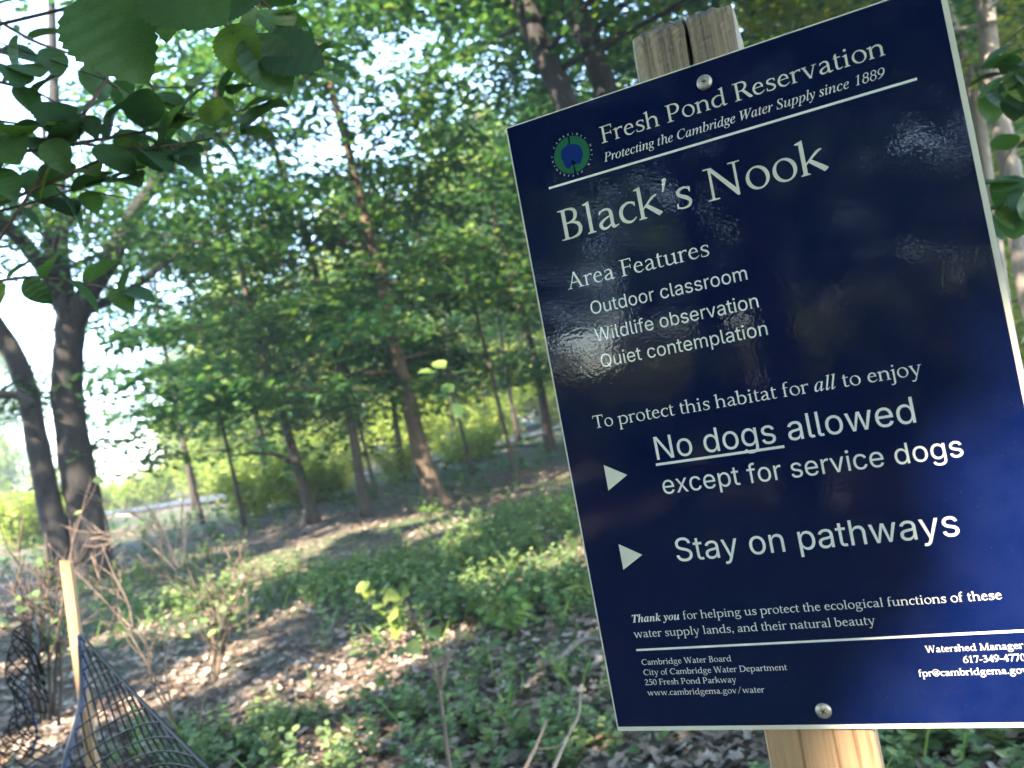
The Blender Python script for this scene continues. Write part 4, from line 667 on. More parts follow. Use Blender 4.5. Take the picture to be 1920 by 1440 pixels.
fx0, fx1, fy0, fy1 = 1.7, 370.6, 1.3, 575.8       # printed area inside the cream border, mm
on_board(flat_mesh("printed_face", [[(fx0 / 1000, -fy1 / 1000), (fx1 / 1000, -fy1 / 1000), (fx1 / 1000, -fy0 / 1000), (fx0 / 1000, -fy0 / 1000)]], M['sign_blue'], FACE + .00015), "printed_face")
TZ = FACE + .0003
K = 0.947
LINES = [
    ([('serif', "Fresh Pond Reservation")], 88.9, 42.6, 22.6, 22.0, 'sign_cream'),
    ([('ital', "Protecting the Cambridge Water Supply since 1889")], 88.8, 59.6, 11.32, 11.6, 'sign_white'),
    ([('serif', "Black's Nook")], 34.6, 119.9, 40.4, 41.0, 'sign_cream'),
    ([('serif', "Area Features")], 32.0, 165.6, 21.57, 21.8, 'sign_white'),
    ([('sans', "Outdoor classroom")], 49.2, 193.3, 16.26, 16.9, 'sign_white'),
    ([('sans', "Wildlife observation")], 48.9, 218.6, 16.16, 16.9, 'sign_white'),
    ([('sans', "Quiet contemplation")], 49.2, 243.1, 16.26, 16.9, 'sign_white'),
    ([('serif', "To protect this habitat for "), ('ital', "all"), ('serif', " to enjoy")], 32.0, 297.5, 16.92, 17.0, 'sign_white'),
    ([('sans', "No dogs allowed")], 82.6, 334.7, 27.8, 29.3, 'sign_white'),
    ([('sans', "except for service dogs")], 84.0, 366.2, 22.2, 23.4, 'sign_white'),
    ([('sans', "Stay on pathways")], 84.4, 427.6, 27.9, 29.4, 'sign_white'),
    ([('bi', "Thank you"), ('serif', " for helping us protect the ecological functions of these")], 33.4, 479.6, 10.46, 10.5, 'sign_white'),
    ([('serif', "water supply lands, and their natural beauty")], 32.9, 493.7, 10.38, 10.5, 'sign_white'),
    ([('serif', "Cambridge Water Board")], 35.2, 519.0, 7.52, 7.6, 'sign_white'),
    ([('serif', "City of Cambridge Water Department")], 35.2, 528.5, 7.55, 7.6, 'sign_white'),
    ([('serif', "250 Fresh Pond Parkway")], 34.8, 537.6, 7.54, 7.6, 'sign_white'),
    ([('serif', "www.cambridgema.gov/water")], 35.4, 547.2, 7.5, 7.6, 'sign_white'),
]
for runs, x, y, sx, sy, mt in LINES:
    lp, _, _ = text_loops(runs, x, y, sx, sy)
    on_board(flat_mesh("lettering", lp, M[mt], TZ), "lettering")
for t, y in (("Watershed Manager", 518.6), ("617-349-4770", 528.0), ("fpr@cambridgema.gov", 537.7)):
    lp, _, _ = text_loops([('serif', t)], 0, y, 7.57, 7.7, right=338.3)
    on_board(flat_mesh("lettering", lp, M['sign_white'], TZ), "lettering")


def rect(x0, y0, x1, y1): return [[(x0 / 1000, -y1 / 1000), (x1 / 1000, -y1 / 1000), (x1 / 1000, -y0 / 1000), (x0 / 1000, -y0 / 1000)]]
on_board(flat_mesh("rule_line", rect(32.0, 67.3, 344.2, 69.3), M['sign_white'], TZ), "rule_line")
on_board(flat_mesh("rule_line", rect(32.5, 504.1, 344.2, 506.0), M['sign_white'], TZ), "rule_line")
on_board(flat_mesh("rule_line", rect(82.9, 337.7, 194.3, 340.0), M['sign_white'], TZ + .00012), "rule_line")
for cy in (344.3, 418.4):
    on_board(flat_mesh("arrowhead", [[(34.6 / 1000, -(cy - 12) / 1000), (34.6 / 1000, -(cy + 12) / 1000), (54.9 / 1000, -cy / 1000)]], M['sign_cream'], TZ), "arrowhead")

# round emblem: green ring cut top and bottom, blue splash in its middle, tiny capitals round it
cx, cy = 59.6, 44.2
def arc(r0, r1, a0, a1, n=40):
    a = np.linspace(rad(a0), rad(a1), n)
    o = [(cx + r1 * math.cos(q), -cy + r1 * math.sin(q)) for q in a]
    i = [(cx + r0 * math.cos(q), -cy + r0 * math.sin(q)) for q in a[::-1]]
    return [(x / 1000, y / 1000) for x, y in o + i]
em = on_board(flat_mesh("emblem", [arc(9.6, 17.2, -86.5, 86.5), arc(9.6, 17.2, 93.5, 266.5)], M['sign_green'], TZ), "emblem")
blob = [(-1, 12), (-4, 9), (-7.5, 8.2), (-10, 4), (-10.4, -1), (-9, -4), (-8.3, -8.5), (-5.5, -11.6), (-2.6, -10.8), (-1.4, -6.2), (0, -5.2), (1.8, -6.8), (3.6, -10), (7, -9.4), (8.6, -6), (10.6, -3), (10.2, 2), (8.4, 6.4), (4.5, 8.8), (1, 9.2)]
bl = catmull(np.array([(a, b, 0) for a, b in blob + blob[:1]]), 5)[:-1]
ob = link("emblem_splash", flat_mesh("emblem_splash", [[((cx + q[0]) / 1000, (-cy + q[1]) / 1000) for q in bl]], M['sign_lightblue'], TZ + .0001), board)
ob.location = (X0, 0, ZT)
ring = "CAMBRIDGE WATER DEPARTMENT "
loops = []
for i, ch in enumerate(ring):
    a, cs = FONTS['serif'].get(ch, FONTS['serif'].get(ch.lower()))
    th = math.pi / 2 - 2 * math.pi * (i + .5 - 4.5) / len(ring)
    for c in cs:
        l = []
        for px, py in c:
            u = (px - a / 2) * 2.5 / 1000; v = py * 2.5 / 1000 + 18.3
            l.append(((cx + u * math.sin(th) + v * math.cos(th)) / 1000, (-cy - u * math.cos(th) + v * math.sin(th)) / 1000))
        loops.append(l)
on_board(flat_mesh("lettering", loops, M['sign_white'], TZ), "lettering")


def screw(u, v, tilt):
    prof = [(0, .0030), (.0024, .0029), (.0044, .0025), (.0058, .0017), (.0065, .0008), (.0067, .0001), (.0067, -.0004)]
    seg = 40; vs = []; fs = []
    for r, h in prof:
        for j in range(seg):
            a = j / seg * 2 * math.pi
            vs.append((r * math.cos(a), -h - FACE, r * math.sin(a)))
    for i in range(len(prof) - 1):
        for j in range(seg):
            k = (j + 1) % seg
            fs.append((i * seg + j, i * seg + k, (i + 1) * seg + k, (i + 1) * seg + j))
    m_ = MB(); m_.add(vs, fs)
    bmn = bmesh.new()
    tmp = m_.build("screw", M['steel'], sign)
    bmn.from_mesh(tmp.data); bmesh.ops.remove_doubles(bmn, verts=bmn.verts, dist=1e-6)
    bmesh.ops.holes_fill(bmn, edges=[e for e in bmn.edges if e.is_boundary]); bmesh.ops.recalc_face_normals(bmn, faces=bmn.faces)
    bmn.to_mesh(tmp.data); bmn.free()
    cut = MB()
    w, l = .0007, .0031
    pl = [(-w, -l), (w, -l), (w, -w), (l, -w), (l, w), (w, w), (w, l), (-w, l), (-w, w), (-l, w), (-l, -w), (-w, -w)]
    top = [(a, -.0062 - FACE, b) for a, b in pl]; bot = [(a * .5, -.0006 - FACE, b * .5) for a, b in pl]
    n = len(pl)
    cut.add(top + bot, [tuple(range(n)), tuple(range(2 * n - 1, n - 1, -1))] + [(i, i + n, (i + 1) % n + n, (i + 1) % n) for i in range(n)], 0, False)
    co = cut.build("cross_cutter", M['recess'])
    co.rotation_euler = (0, tilt, 0)
    bmc = bmesh.new(); bmc.from_mesh(co.data); bmesh.ops.recalc_face_normals(bmc, faces=bmc.faces); bmc.to_mesh(co.data); bmc.free()
    md = tmp.modifiers.new("cross", 'BOOLEAN'); md.object = co; md.operation = 'DIFFERENCE'; md.solver = 'EXACT'
    tmp.location = (0, 0, 0); tmp.parent = None
    bpy.context.view_layer.update()
    dg = bpy.context.evaluated_depsgraph_get()
    me = bpy.data.meshes.new_from_object(tmp.evaluated_get(dg))
    tmp.modifiers.clear(); tmp.data = me; tmp.parent = sign
    bpy.data.objects.remove(co)
    me.materials.clear(); me.materials.append(M['steel']); me.materials.append(M['recess'])
    for p in me.polygons:
        r_ = math.hypot(p.center.x, p.center.z)
        p.material_index = 1 if r_ < .0034 and -p.center.y - FACE < .00245 else 0
    tmp.location = (X0 + u / 1000, 0, ZT - v / 1000)
    return tmp
screw(187.0, 18.1, .25)
screw(184.4, 564.1, .6)

# post: square timber, its front face split by a drying crack, weathered sloping top
PW = 0.0900; HZ = ZT + 0.040
pm = MB()
nx, nzs = 30, 60
zs = np.concatenate([np.linspace(0, ZT - SH - .06, 8), np.linspace(ZT - SH - .05, ZT - .005, 16), np.linspace(ZT, HZ, 14)])
ch = 0.006
prof = []
cr = 0.0035
for xq in sorted(list(np.linspace(-PW / 2 + ch, PW / 2 - ch, 24)) + [cr - .0021, cr - .0018, cr, cr + .0018, cr + .0021]):
    if not (.0 < abs(xq - cr) < .0030) or abs(abs(xq - cr) - .00195) < .0002 or xq == cr: prof.append((xq, 0.0))
prof += [(PW / 2 - ch * .3, ch * .3), (PW / 2, ch)] + [(PW / 2, ch + (PW - 2 * ch) * t) for t in np.linspace(.1, 1, 10)]
prof += [(PW / 2 - ch * .3, PW - ch * .3), (PW / 2 - ch, PW)] + [(PW / 2 - ch - (PW - 2 * ch) * t, PW) for t in np.linspace(.1, 1, 10)]
prof += [(-PW / 2 + ch * .3, PW - ch * .3), (-PW / 2, PW - ch)] + [(-PW / 2, PW - ch - (PW - 2 * ch) * t) for t in np.linspace(.1, 1, 10)]
prof += [(-PW / 2 + ch * .3, ch * .3)]
prof = np.array(prof)
rows = []
vs = []
for iz, z in enumerate(zs):
    top = max(0, (z - ZT) / (HZ - ZT))
    for ip, (x, y) in enumerate(prof):
        dx = 0.0012 * math.sin(z * 60 + x * 300) * top
        yy = y + .0012 * (rng.random() - .5) * (0.4 + top)
        if top > 0 or z > ZT - .02:
            if abs(x - cr) < .00185 and y < .001: yy = y + .024      # drying crack
        zz = z
        if iz == len(zs) - 1: zz += .004 * (rng.random() - .5)
        vs.append((x + dx, yy, zz))
n = len(prof)
fs = [(i * n + j, i * n + (j + 1) % n, (i + 1) * n + (j + 1) % n, (i + 1) * n + j) for i in range(len(zs) - 1) for j in range(n)]
pm.add(vs, fs, 0, False)
# domed, ragged end grain
capv = []; rings = 7
topring = np.array(vs[-n:])
cpt = np.array([0.004, PW / 2, 0])
for k in range(1, rings + 1):
    s = 1 - k / rings
    for j in range(n):
        p = topring[j].copy()
        q = cpt + (p - cpt) * s
        q[2] = HZ + .020 * (1 - s ** 1.6) + .004 * (rng.random() - .5) * s + .003 * math.sin(q[0] * 500) * s
        if abs(q[0] - cr) < .0019 and q[1] < PW * .6: q[2] -= .014
        capv.append(q)
allv = np.vstack([topring, capv])
fs = [(i * n + j, i * n + (j + 1) % n, (i + 1) * n + (j + 1) % n, (i + 1) * n + j) for i in range(rings) for j in range(n)]
pm.add(allv, fs, 1, False)
post = pm.build("post", [M['post'], M['endgrain']], sign)
post.location = (0, 0.0005, 0)

# openings in the canopy behind the camera that let sun patches through
def gap_px(px, py, r): GAPS.append((gnd(px, py), r))
for a in [(420, 1230, .3), (540, 1150, .3), (500, 1060, .4), (700, 985, .4), (350, 1300, .3), (560, 1290, .3), (640, 1250, .48), (715, 1235, .42), (770, 1215, .3), (470, 1085, .65), (540, 1035, .6), (610, 1005, .45), (770, 975, .5), (850, 985, .5), (1085, 1040, .35),
          (60, 1250, .35), (100, 1400, .3), (30, 1180, .3), (300, 1160, .4), (380, 1160, .35), (620, 1400, .22), (950, 1080, .3), (880, 1020, .3)]: gap_px(*a)
GAPS.append((TL + SX * 0.375 + np.array([0, 0, -.49]), .21))
GAPS.append((TL + SX * 0.30 + np.array([0, 0, -.585]), .17))
GAPS.append((TL + SX * 0.20 + np.array([0, 0, -.70]), .15))
GAPS.append((at(800, 880, 12.6), .14)); GAPS.append((at(150, 880, 10.6), .3)); GAPS.append((at(120, 1085, 2.6), .05)); GAPS.append((at(132, 1145, 2.6), .04))

# ------------------------------------------------------------------ ground and path
def grid_ground():
    xs = np.concatenate([np.linspace(-200, -25, 14), np.linspace(-23, 23, 93), np.linspace(25, 200, 14)])
    ys = np.concatenate([np.linspace(-70, -6, 12), np.linspace(-5, 40, 91), np.linspace(44, 300, 20)])
    Xg, Yg = np.meshgrid(xs, ys)
    V = np.c_[Xg.ravel(), Yg.ravel(), height(Xg, Yg).ravel()]
    nx = len(xs)
    F = [(j * nx + i, j * nx + i + 1, (j + 1) * nx + i + 1, (j + 1) * nx + i) for j in range(len(ys) - 1) for i in range(nx - 1)]
    m = MB(); m.add(V, F)
    return m.build("ground", M['ground'])
tag(grid_ground(), "woodland floor of brown soil under leaf litter", "ground", kind="structure")

path_c = catmull(np.array([(-60, 62, 0), (-34, 42, 0), (-19.5, 33.6, 0), (-13.7, 30.6, 0), (-9.6, 27.6, 0), (-5.9, 26.2, 0), (-3.2, 28, 0), (-.44, 33.0, 0), (3.4, 40.5, 0), (9, 52, 0), (20, 70, 0)]), 8)
def ribbon(c, w):
    t = np.gradient(c, axis=0); nrm = np.c_[-t[:, 1], t[:, 0], np.zeros(len(c))]; nrm /= np.linalg.norm(nrm, axis=1)[:, None]
    us = np.linspace(-.5, .5, 5)
    V = []
    for i in range(len(c)):
        for u in us:
            p = c[i] + nrm[i] * w * u
            V.append((p[0], p[1], .085 + .05 * (.25 - u * u)))
    F = [(i * 5 + k, i * 5 + k + 1, (i + 1) * 5 + k + 1, (i + 1) * 5 + k) for i in range(len(c) - 1) for k in range(4)]
    m = MB(); m.add(V, F); return m
tag(ribbon(path_c, 2.5).build("path", M['asphalt']), "grey asphalt path curving through the wood", "path", kind="structure")


def near_path(x, y, w):
    P = np.c_[x, y]
    d = np.full(len(P), 1e9)
    for q in path_c: d = np.minimum(d, np.hypot(P[:, 0] - q[0], P[:, 1] - q[1]))
    return d < w

# ------------------------------------------------------------------ leaf litter and low plants
def in_view(n, y0, y1, power=1.0, spread=0.80):
    """ground points in the strip the photo looks over, denser close by"""
    u = rng.random(n)
    y = y0 * (y1 / y0) ** (u ** power)
    x = (rng.random(n) * 2 - 1) * (y * spread + 0.5)
    return x, y


n = 42000
x, y = in_view(n, 1.9, 16, 1.0)
P = np.c_[x, y, height(x, y) + .004 + .03 * rng.random(n) ** 2]
ang = rng.random(n) * 2 * math.pi
A = np.c_[np.cos(ang), np.sin(ang), rng.normal(0, .28, n)]
N = np.c_[rng.normal(0, .35, n), rng.normal(0, .35, n), np.ones(n)]
tag(link("leaf_litter", leaf_mesh("leaf_litter", P, A, N, .032 + .062 * rng.random(n) ** 1.3, LITTER, M['litter'])),
    "dry grey and brown oak leaves covering the forest floor", "leaf litter", kind="stuff")


tw = MB()
x, y = in_view(420, 2.0, 12, 1.0)
for i in range(len(x)):
    a = rng.random() * 6.28; L = .08 + .35 * rng.random() ** 2; z = float(height(x[i], y[i])) + .035
    p0 = np.array([x[i], y[i], z]); d_ = np.array([math.cos(a), math.sin(a), rng.normal(0, .08)])
    tw.tube(np.array([p0, p0 + d_ * L * .5 + rng.normal(0, .015, 3), p0 + d_ * L]), [.0045, .0035, .002], 5)
tag(tw.build("twig_litter", M['twig']), "thin dry twigs scattered over the leaf litter", "twigs", kind="stuff")


def herbs(name, label, cx, cy, ns, hmax, leaf, mat, seedj=0):
    """many small plants: stems and opposite leaves; cx, cy arrays of plant positions"""
    Ps = []; As = []; Ns = []; Ss = []
    st = MB()
    z0 = height(cx, cy)
    for i in range(len(cx)):
        hh = hmax * (.35 + .65 * rng.random())
        lean = rng.normal(0, .22, 2)
        k = int(rng.integers(5, 10))
        for j in range(k):
            t = (j + 1) / k
            p = np.array([cx[i] + lean[0] * hh * t, cy[i] + lean[1] * hh * t, z0[i] + hh * t])
            for s in (0, 1):
                a = j * 1.9 + s * math.pi + rng.normal(0, .4)
                Ps.append(p); As.append((math.cos(a), math.sin(a), .25 + rng.normal(0, .25)))
                Ns.append((rng.normal(0, .3) - .3 * math.cos(a), rng.normal(0, .3) - .3 * math.sin(a), 1))
                Ss.append(leaf * (.55 + .8 * rng.random()) * (1.15 - .4 * t))
    return Ps, As, Ns, Ss


def cluster(specs):
    X = []; Y = []
    for px, py, n, rx, ry in specs:
        c = gnd(px, py)
        X.append(c[0] + rng.normal(0, rx, n)); Y.append(c[1] + rng.normal(0, ry, n))
    return np.concatenate(X), np.concatenate(Y)


hx, hy = cluster([(900, 1060, 220, .75, .8), (760, 1080, 130, .7, .6), (1010, 1010, 200, .8, .9), (660, 1075, 50, .3, .4), (1000, 1120, 120, .4, .35),
                  (890, 1150, 90, .45, .3), (700, 1120, 60, .4, .3), (1060, 960, 160, .8, 1.0), (600, 1100, 40, .3, .4), (380, 1120, 130, .8, .6), (250, 1090, 110, .8, .8)])
m1 = hy > 2.0
d = herbs("h", "", hx[m1], hy[m1], 0, .26, .055, None)
hx2, hy2 = cluster([(470, 1400, 50, .22, .18), (430, 1440, 40, .25, .15), (530, 1370, 25, .18, .15), (820, 1330, 24, .3, .3), (700, 1420, 16, .2, .2), (900, 1420, 24, .3, .2), (1060, 1380, 40, .2, .2),
                    (1750, 1400, 45, .3, .2), (1860, 1430, 35, .2, .2), (1700, 1440, 25, .2, .15), (740, 1330, 20, .2, .2), (980, 1290, 28, .3, .3), (300, 1430, 20, .2, .2)])
d2 = herbs("h", "", hx2, hy2, 0, .17, .042, None)
lists = [np.array(a + b, float) for a, b in zip(d, d2)]
tag(link("ground_cover", leaf_mesh("ground_cover", lists[0], lists[1], lists[2], lists[3], LEAF6, M['leaf_herb'])),
    "low green herbs spreading in patches over the fallen leaves", "ground cover", kind="stuff")

gx, gy = cluster([(900, 1060, 220, 1.0, 1.0), (1000, 1150, 60, .5, .5), (700, 1100, 60, .6, .6), (1060, 960, 160, .9, 1.2), (470, 1400, 14, .3, .25), (1750, 1410, 24, .4, .3), (850, 1340, 14, .5, .4), (300, 1130, 120, 1.0, .8)])
n = len(gx); az = rng.random(n) * 6.28
blade = (np.array([(0, .022, 0), (.5, .02, .03), (1, 0, -.12), (.5, -.02, .03), (0, -.022, 0)]), [(0, 1, 3, 4), (1, 2, 3)])
tag(link("grass", leaf_mesh("grass", np.c_[gx, gy, height(gx, gy)], np.c_[np.cos(az) * .5, np.sin(az) * .5, .5 + rng.random(n)], np.c_[-np.sin(az), np.cos(az), .3 * rng.random(n)],
    .10 + .20 * rng.random(n), blade, M['leaf_pale'])), "sparse pale grass blades among the herbs", "grass", kind="stuff")
n = 2600
x, y = in_view(n, 12.8, 34, .8, .85)
sel = ~near_path(x, y, 1.9) & (rng.random(n) < .5 + .5 * np.sin(x * .8 + 1) * np.cos(y * .5))
d = herbs("g", "", x[sel], y[sel], 0, .42, .10, None)
l3 = [np.array(q, float) for q in d]
tag(link("undergrowth", leaf_mesh("undergrowth", l3[0], l3[1], l3[2], l3[3], LEAF6, M['leaf_grass'])),
    "dim green undergrowth beneath the trees towards the path", "undergrowth", kind="stuff")


# ------------------------------------------------------------------ trees
def foliage(branches, per_m, leaf, flat=.10, width=.9, gapped=False, up=.85):
    """leaves in flattish sprays along branches: list of (points, spread)"""
    Ps = []
    for pts, spread in branches:
        pts = np.asarray(pts); seg = np.linalg.norm(np.diff(pts, axis=0), axis=1); L = seg.sum()
        k = max(3, int(L * per_m))
        u = rng.random(k) ** .75 * (len(pts) - 1)
        i = np.minimum(u.astype(int), len(pts) - 2); f = u - i
        p = pts[i] + (pts[i + 1] - pts[i]) * f[:, None]
        t = pts[-1] - pts[0]; t = t / (np.linalg.norm(t) + 1e-9)
        side = np.array([-t[1], t[0], 0]); side /= np.linalg.norm(side) + 1e-9
        tt = u / (len(pts) - 1)
        off = rng.normal(0, 1, k) * spread * width * (1.1 - .5 * tt)
        p = p + side * off[:, None] + t * (np.abs(off) * .35)[:, None]
        p[:, 2] += rng.normal(0, flat, k) - np.abs(off) * .12
        Ps.append(p)
    P = np.vstack(Ps)
    if gapped: P = P[keep(P)]
    k = len(P)
    ang = rng.random(k) * 2 * math.pi
    A = np.c_[np.cos(ang), np.sin(ang), rng.normal(-.25, .3, k)]
    N = rand_dirs(k) * (1 - up) * 1.6 + np.array([0, 0, 1.0])
    return P, A, N, leaf * (.65 + .7 * rng.random(k))


def branch_path(p0, az, length, rise, n=6, droop=.12):
    pts = [np.asarray(p0, float)]
    d = np.array([math.cos(az), math.sin(az), rise])
    for i in range(n):
        d = d + np.array([rng.normal(0, .14), rng.normal(0, .14), -droop * .5 + rng.normal(0, .06)])
        pts.append(pts[-1] + d / np.linalg.norm(d) * length / n)
    return np.array(pts)


def tree(name, label, trunk, r0, r1, bark, leafm, zb, nb, blen, per_m=90, leaf=.10, spread=.55, rise=.35, flat=.1, extra=(), group=None, cat="tree", az_bias=None,
         gapped=False, limb_sprays=0, seg=10, rough=.12, flare=1.3, tops=1.0):
    """trunk: world points; limbs join its mesh; crown is its foliage"""
    tp = catmull(np.asarray(trunk, float), 5)
    b0 = tp[0].copy()
    zz = np.linspace(0, 1, len(tp))
    rr = r0 + (r1 - r0) * zz ** .55
    rr[0] *= flare; rr[1] *= 1 + (flare - 1) * .5
    root = thing(name, label, cat, b0, 0, group)
    mb = MB(); mb.tube(tp - b0, rr, seg, rough=rough)
    brs = []
    H = tp[-1][2]
    for k in range(nb):
        z = zb + (H * tops - zb) * (k + rng.random()) / nb
        i = int(np.argmin(np.abs(tp[:, 2] - z)))
        az = rng.random() * 2 * math.pi if az_bias is None else az_bias[k % len(az_bias)] + rng.normal(0, .5)
        f = (z - zb) / max(H - zb, .1)
        L = blen * (1.05 - .6 * f) * (.7 + .6 * rng.random())
        bp = branch_path(tp[i], az, L, rise + .5 * f)
        rb = max(.008, rr[i] * .32)
        mb.tube(bp - b0, np.linspace(rb, .006, len(bp)), 5)
        brs.append((bp, spread))
        for q in range(3):
            j = 2 + int(rng.integers(0, len(bp) - 2))
            sb = branch_path(bp[j], az + rng.choice([-1, 1]) * (.5 + .5 * rng.random()), L * .5, .1, 4)
            mb.tube(sb - b0, np.linspace(rb * .4, .004, len(sb)), 4)
            brs.append((sb, spread * .8))
    for ex in extra:
        pts, ra, rb = ex
        ep = catmull(np.asarray(pts, float), 5)
        mb.tube(ep - b0, np.linspace(ra, rb, len(ep)), 8, rough=rough)
        for q in range(limb_sprays):
            j = int(len(ep) * (.3 + .68 * rng.random())); j = min(j, len(ep) - 1)
            bp = branch_path(ep[j], rng.random() * 6.28, blen * (.35 + .5 * rng.random()), .25 + .4 * rng.random(), 5)
            mb.tube(bp - b0, np.linspace(rb * .5, .005, len(bp)), 5); brs.append((bp, spread))
    mb.build("trunk", bark, root)
    if leafm is not None and brs:
        P, A, N, S = foliage(brs, per_m, leaf, flat, gapped=gapped)
        link("crown", leaf_mesh("crown", P - b0, A, N, S, LEAF6, leafm), root)
    return root


def px_path(pts, d, base_ground=True, top=None):
    """photo points (lowest first) at depth d -> world points standing on the ground"""
    w = [at(x, y, d) for x, y in pts]
    if base_ground:
        w[0][2] = float(height(w[0][0], w[0][1])) - .05
    if top is not None:
        a, b = w[-2], w[-1]
        w.append(b + (b - a) / max(b[2] - a[2], .05) * (top - b[2]) if top > b[2] else b)
    return np.array(w)


# the four slim maples in the middle of the picture
tree("maple_tree", "brown maple with the thickest straight trunk, left of the sign, lit near its foot", px_path([(828, 955), (795, 870), (768, 760), (742, 650), (715, 520), (682, 400), (650, 270), (617, 150), (590, 40)], 12.8, top=9.5),
     .21, .035, M['bark_warm'], M['leaf_maple'], 1.7, 32, 3.4, 58, .12, .5, .22, .09, tops=.98)
tree("maple_tree", "thin maple with a straight trunk standing second from the left among the slim trunks", px_path([(688, 980), (668, 850), (650, 750), (628, 640), (604, 560), (572, 430), (532, 330), (500, 240), (455, 140)], 13.0, top=8.5),
     .10, .03, M['bark'], M['leaf_maple'], 1.8, 26, 2.9, 58, .11, .5, .22, .09)
tree("maple_tree", "leaning dark maple whose trunk sends out a low side limb to the left", px_path([(592, 990), (562, 890), (530, 780), (498, 690), (472, 590), (445, 480), (410, 380), (380, 260)], 13.4, top=9.5),
     .115, .03, M['bark'], M['leaf_maple'], 1.7, 28, 3.1, 58, .11, .5, .2, .09,
     extra=[([at(560, 885, 13.4), at(530, 858, 13.5), at(490, 850, 13.6), at(430, 855, 13.6)], .06, .02)])
tree("maple_tree", "slender maple close to the left edge of the sign with a brown foot", px_path([(1032, 840), (1012, 720), (988, 620), (962, 540), (932, 440), (915, 330), (895, 220)], 22.0, top=9.5),
     .17, .05, M['bark_warm'], M['leaf_maple'], 3.0, 24, 4.0, 42, .13, .7, .25, .14)

# big forked tree at the left
D6 = 11.8
tree("forked_tree", "large dark tree forking low into several heavy limbs at the left", px_path([(178, 1080), (165, 985), (142, 860), (126, 740), (130, 640), (132, 580)], D6),
     .31, .20, M['bark_dark'], M['leaf_tall'], 4.4, 0, 4.4, 90, .10, .6, .9, .25, limb_sprays=7, flare=1.3, seg=14,
     extra=[([at(128, 600, D6), at(112, 560, D6), at(86, 510, D6 - .3), at(35, 445, D6 - .6), at(-30, 400, D6 - .9)], .15, .09),
            ([at(130, 600, D6), at(120, 540, D6), at(112, 480, D6), at(116, 400, D6 + .2), at(104, 280, D6 + .4), at(100, 120, D6 + .6), at(95, -60, D6 + .6)], .16, .05),
            ([at(132, 620, D6), at(160, 560, D6), at(200, 500, D6 + .2), at(245, 410, D6 + .4), at(300, 330, D6 + .6), at(385, 230, D6 + .9), at(430, 90, D6 + 1)], .19, .05),
            ([at(150, 590, D6), at(250, 540, D6 + .5), at(340, 470, D6 + 1), at(430, 430, D6 + 1.2)], .08, .03),
            ([at(92, 510, D6), at(90, 440, D6 + .2), at(92, 360, D6 + .4), at(80, 230, D6 + .5)], .08, .03)])
tree("leaning_tree", "dark trunk leaning left out of the frame beside the forked tree", px_path([(125, 1090), (92, 940), (68, 820), (48, 720), (5, 630), (-70, 545), (-180, 470)], 11.6, top=None),
     .19, .13, M['bark_dark'], M['leaf_tall'], 3.4, 0, 3, 70, .10, .6, limb_sprays=5, flare=1.25, seg=14,
     extra=[([at(62, 760, 11), at(30, 742, 11), at(-20, 738, 10.8), at(-90, 720, 10.6)], .07, .05)])

# tall trees whose trunks cross the top of the picture
tree("tall_tree", "left one of two dark leaning trunks at the top beside the post", px_path([(1235, 815), (1150, 480), (1100, 300), (1060, 190), (1020, 105), (978, 0), (940, -90)], 10.2, top=12),
     .21, .13, M['bark_dark'], M['leaf_tall'], 5.6, 22, 4.4, 62, .12, .7, .3, .2)
tree("tall_tree", "right one of two dark leaning trunks at the top beside the post", px_path([(1290, 800), (1205, 430), (1165, 270), (1135, 165), (1105, 90), (1072, 0), (1040, -90)], 10.4, top=12),
     .21, .13, M['bark_dark'], M['leaf_tall'], 5.8, 22, 4.4, 62, .12, .7, .3, .2)
tree("tall_tree", "bare leaning trunk seen between the post top and the sign's top edge", px_path([(1560, 760), (1475, 250), (1432, 90), (1392, -10), (1360, -90)], 14, top=11),
     .19, .07, M['bark_dark'], M['leaf_tall'], 6.2, 16, 3.5, 90, .12, .7, .3, .2,
     extra=[([at(1560, 110, 14), at(1500, 50, 14), at(1440, 10, 14), at(1390, -60, 14)], .08, .04)])
tree("tall_tree", "grey trunk showing above the middle of the sign's top edge", px_path([(1700, 740), (1630, 220), (1600, 40), (1580, -60)], 13, top=11),
     .21, .08, M['bark'], M['leaf_tall'], 6.0, 18, 3.6, 90, .12, .7, .3, .2)
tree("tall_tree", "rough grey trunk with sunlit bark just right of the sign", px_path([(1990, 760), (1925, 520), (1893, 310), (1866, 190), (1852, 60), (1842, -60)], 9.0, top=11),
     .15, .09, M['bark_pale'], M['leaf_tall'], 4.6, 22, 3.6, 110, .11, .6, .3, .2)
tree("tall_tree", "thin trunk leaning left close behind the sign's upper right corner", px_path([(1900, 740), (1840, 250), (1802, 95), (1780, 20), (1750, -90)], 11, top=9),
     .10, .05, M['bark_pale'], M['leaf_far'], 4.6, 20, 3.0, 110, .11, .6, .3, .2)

# slim trunks farther back
thin = [((748, 860), (738, 760), (712, 600), (690, 420), 20, "thin grey trunk behind the two middle maples"), ((968, 800), (948, 690), (930, 560), (900, 420), 27, "thin grey trunk standing back by the path left of the sign"),
        ((500, 880), (470, 720), (430, 520), (400, 330), 21, "thin trunk half hidden in leaves left of the leaning maple"), ((850, 830), (842, 690), (828, 540), (800, 380), 30, "dark thin trunk far behind the thickest maple"),
        ((360, 900), (330, 760), (300, 600), (280, 440), 24, "thin trunk rising behind leaves above the bright stretch of path")]
for a, b_, c_, d_, D, lab in thin:
    tree("sapling_tree", lab, px_path([a, b_, c_, d_], D, top=7.5), .11, .03, M['bark'], M['leaf_maple'], 2.6, 14, 2.4, 60, .13, .7, .25, .12, group="slim trunks in the background")

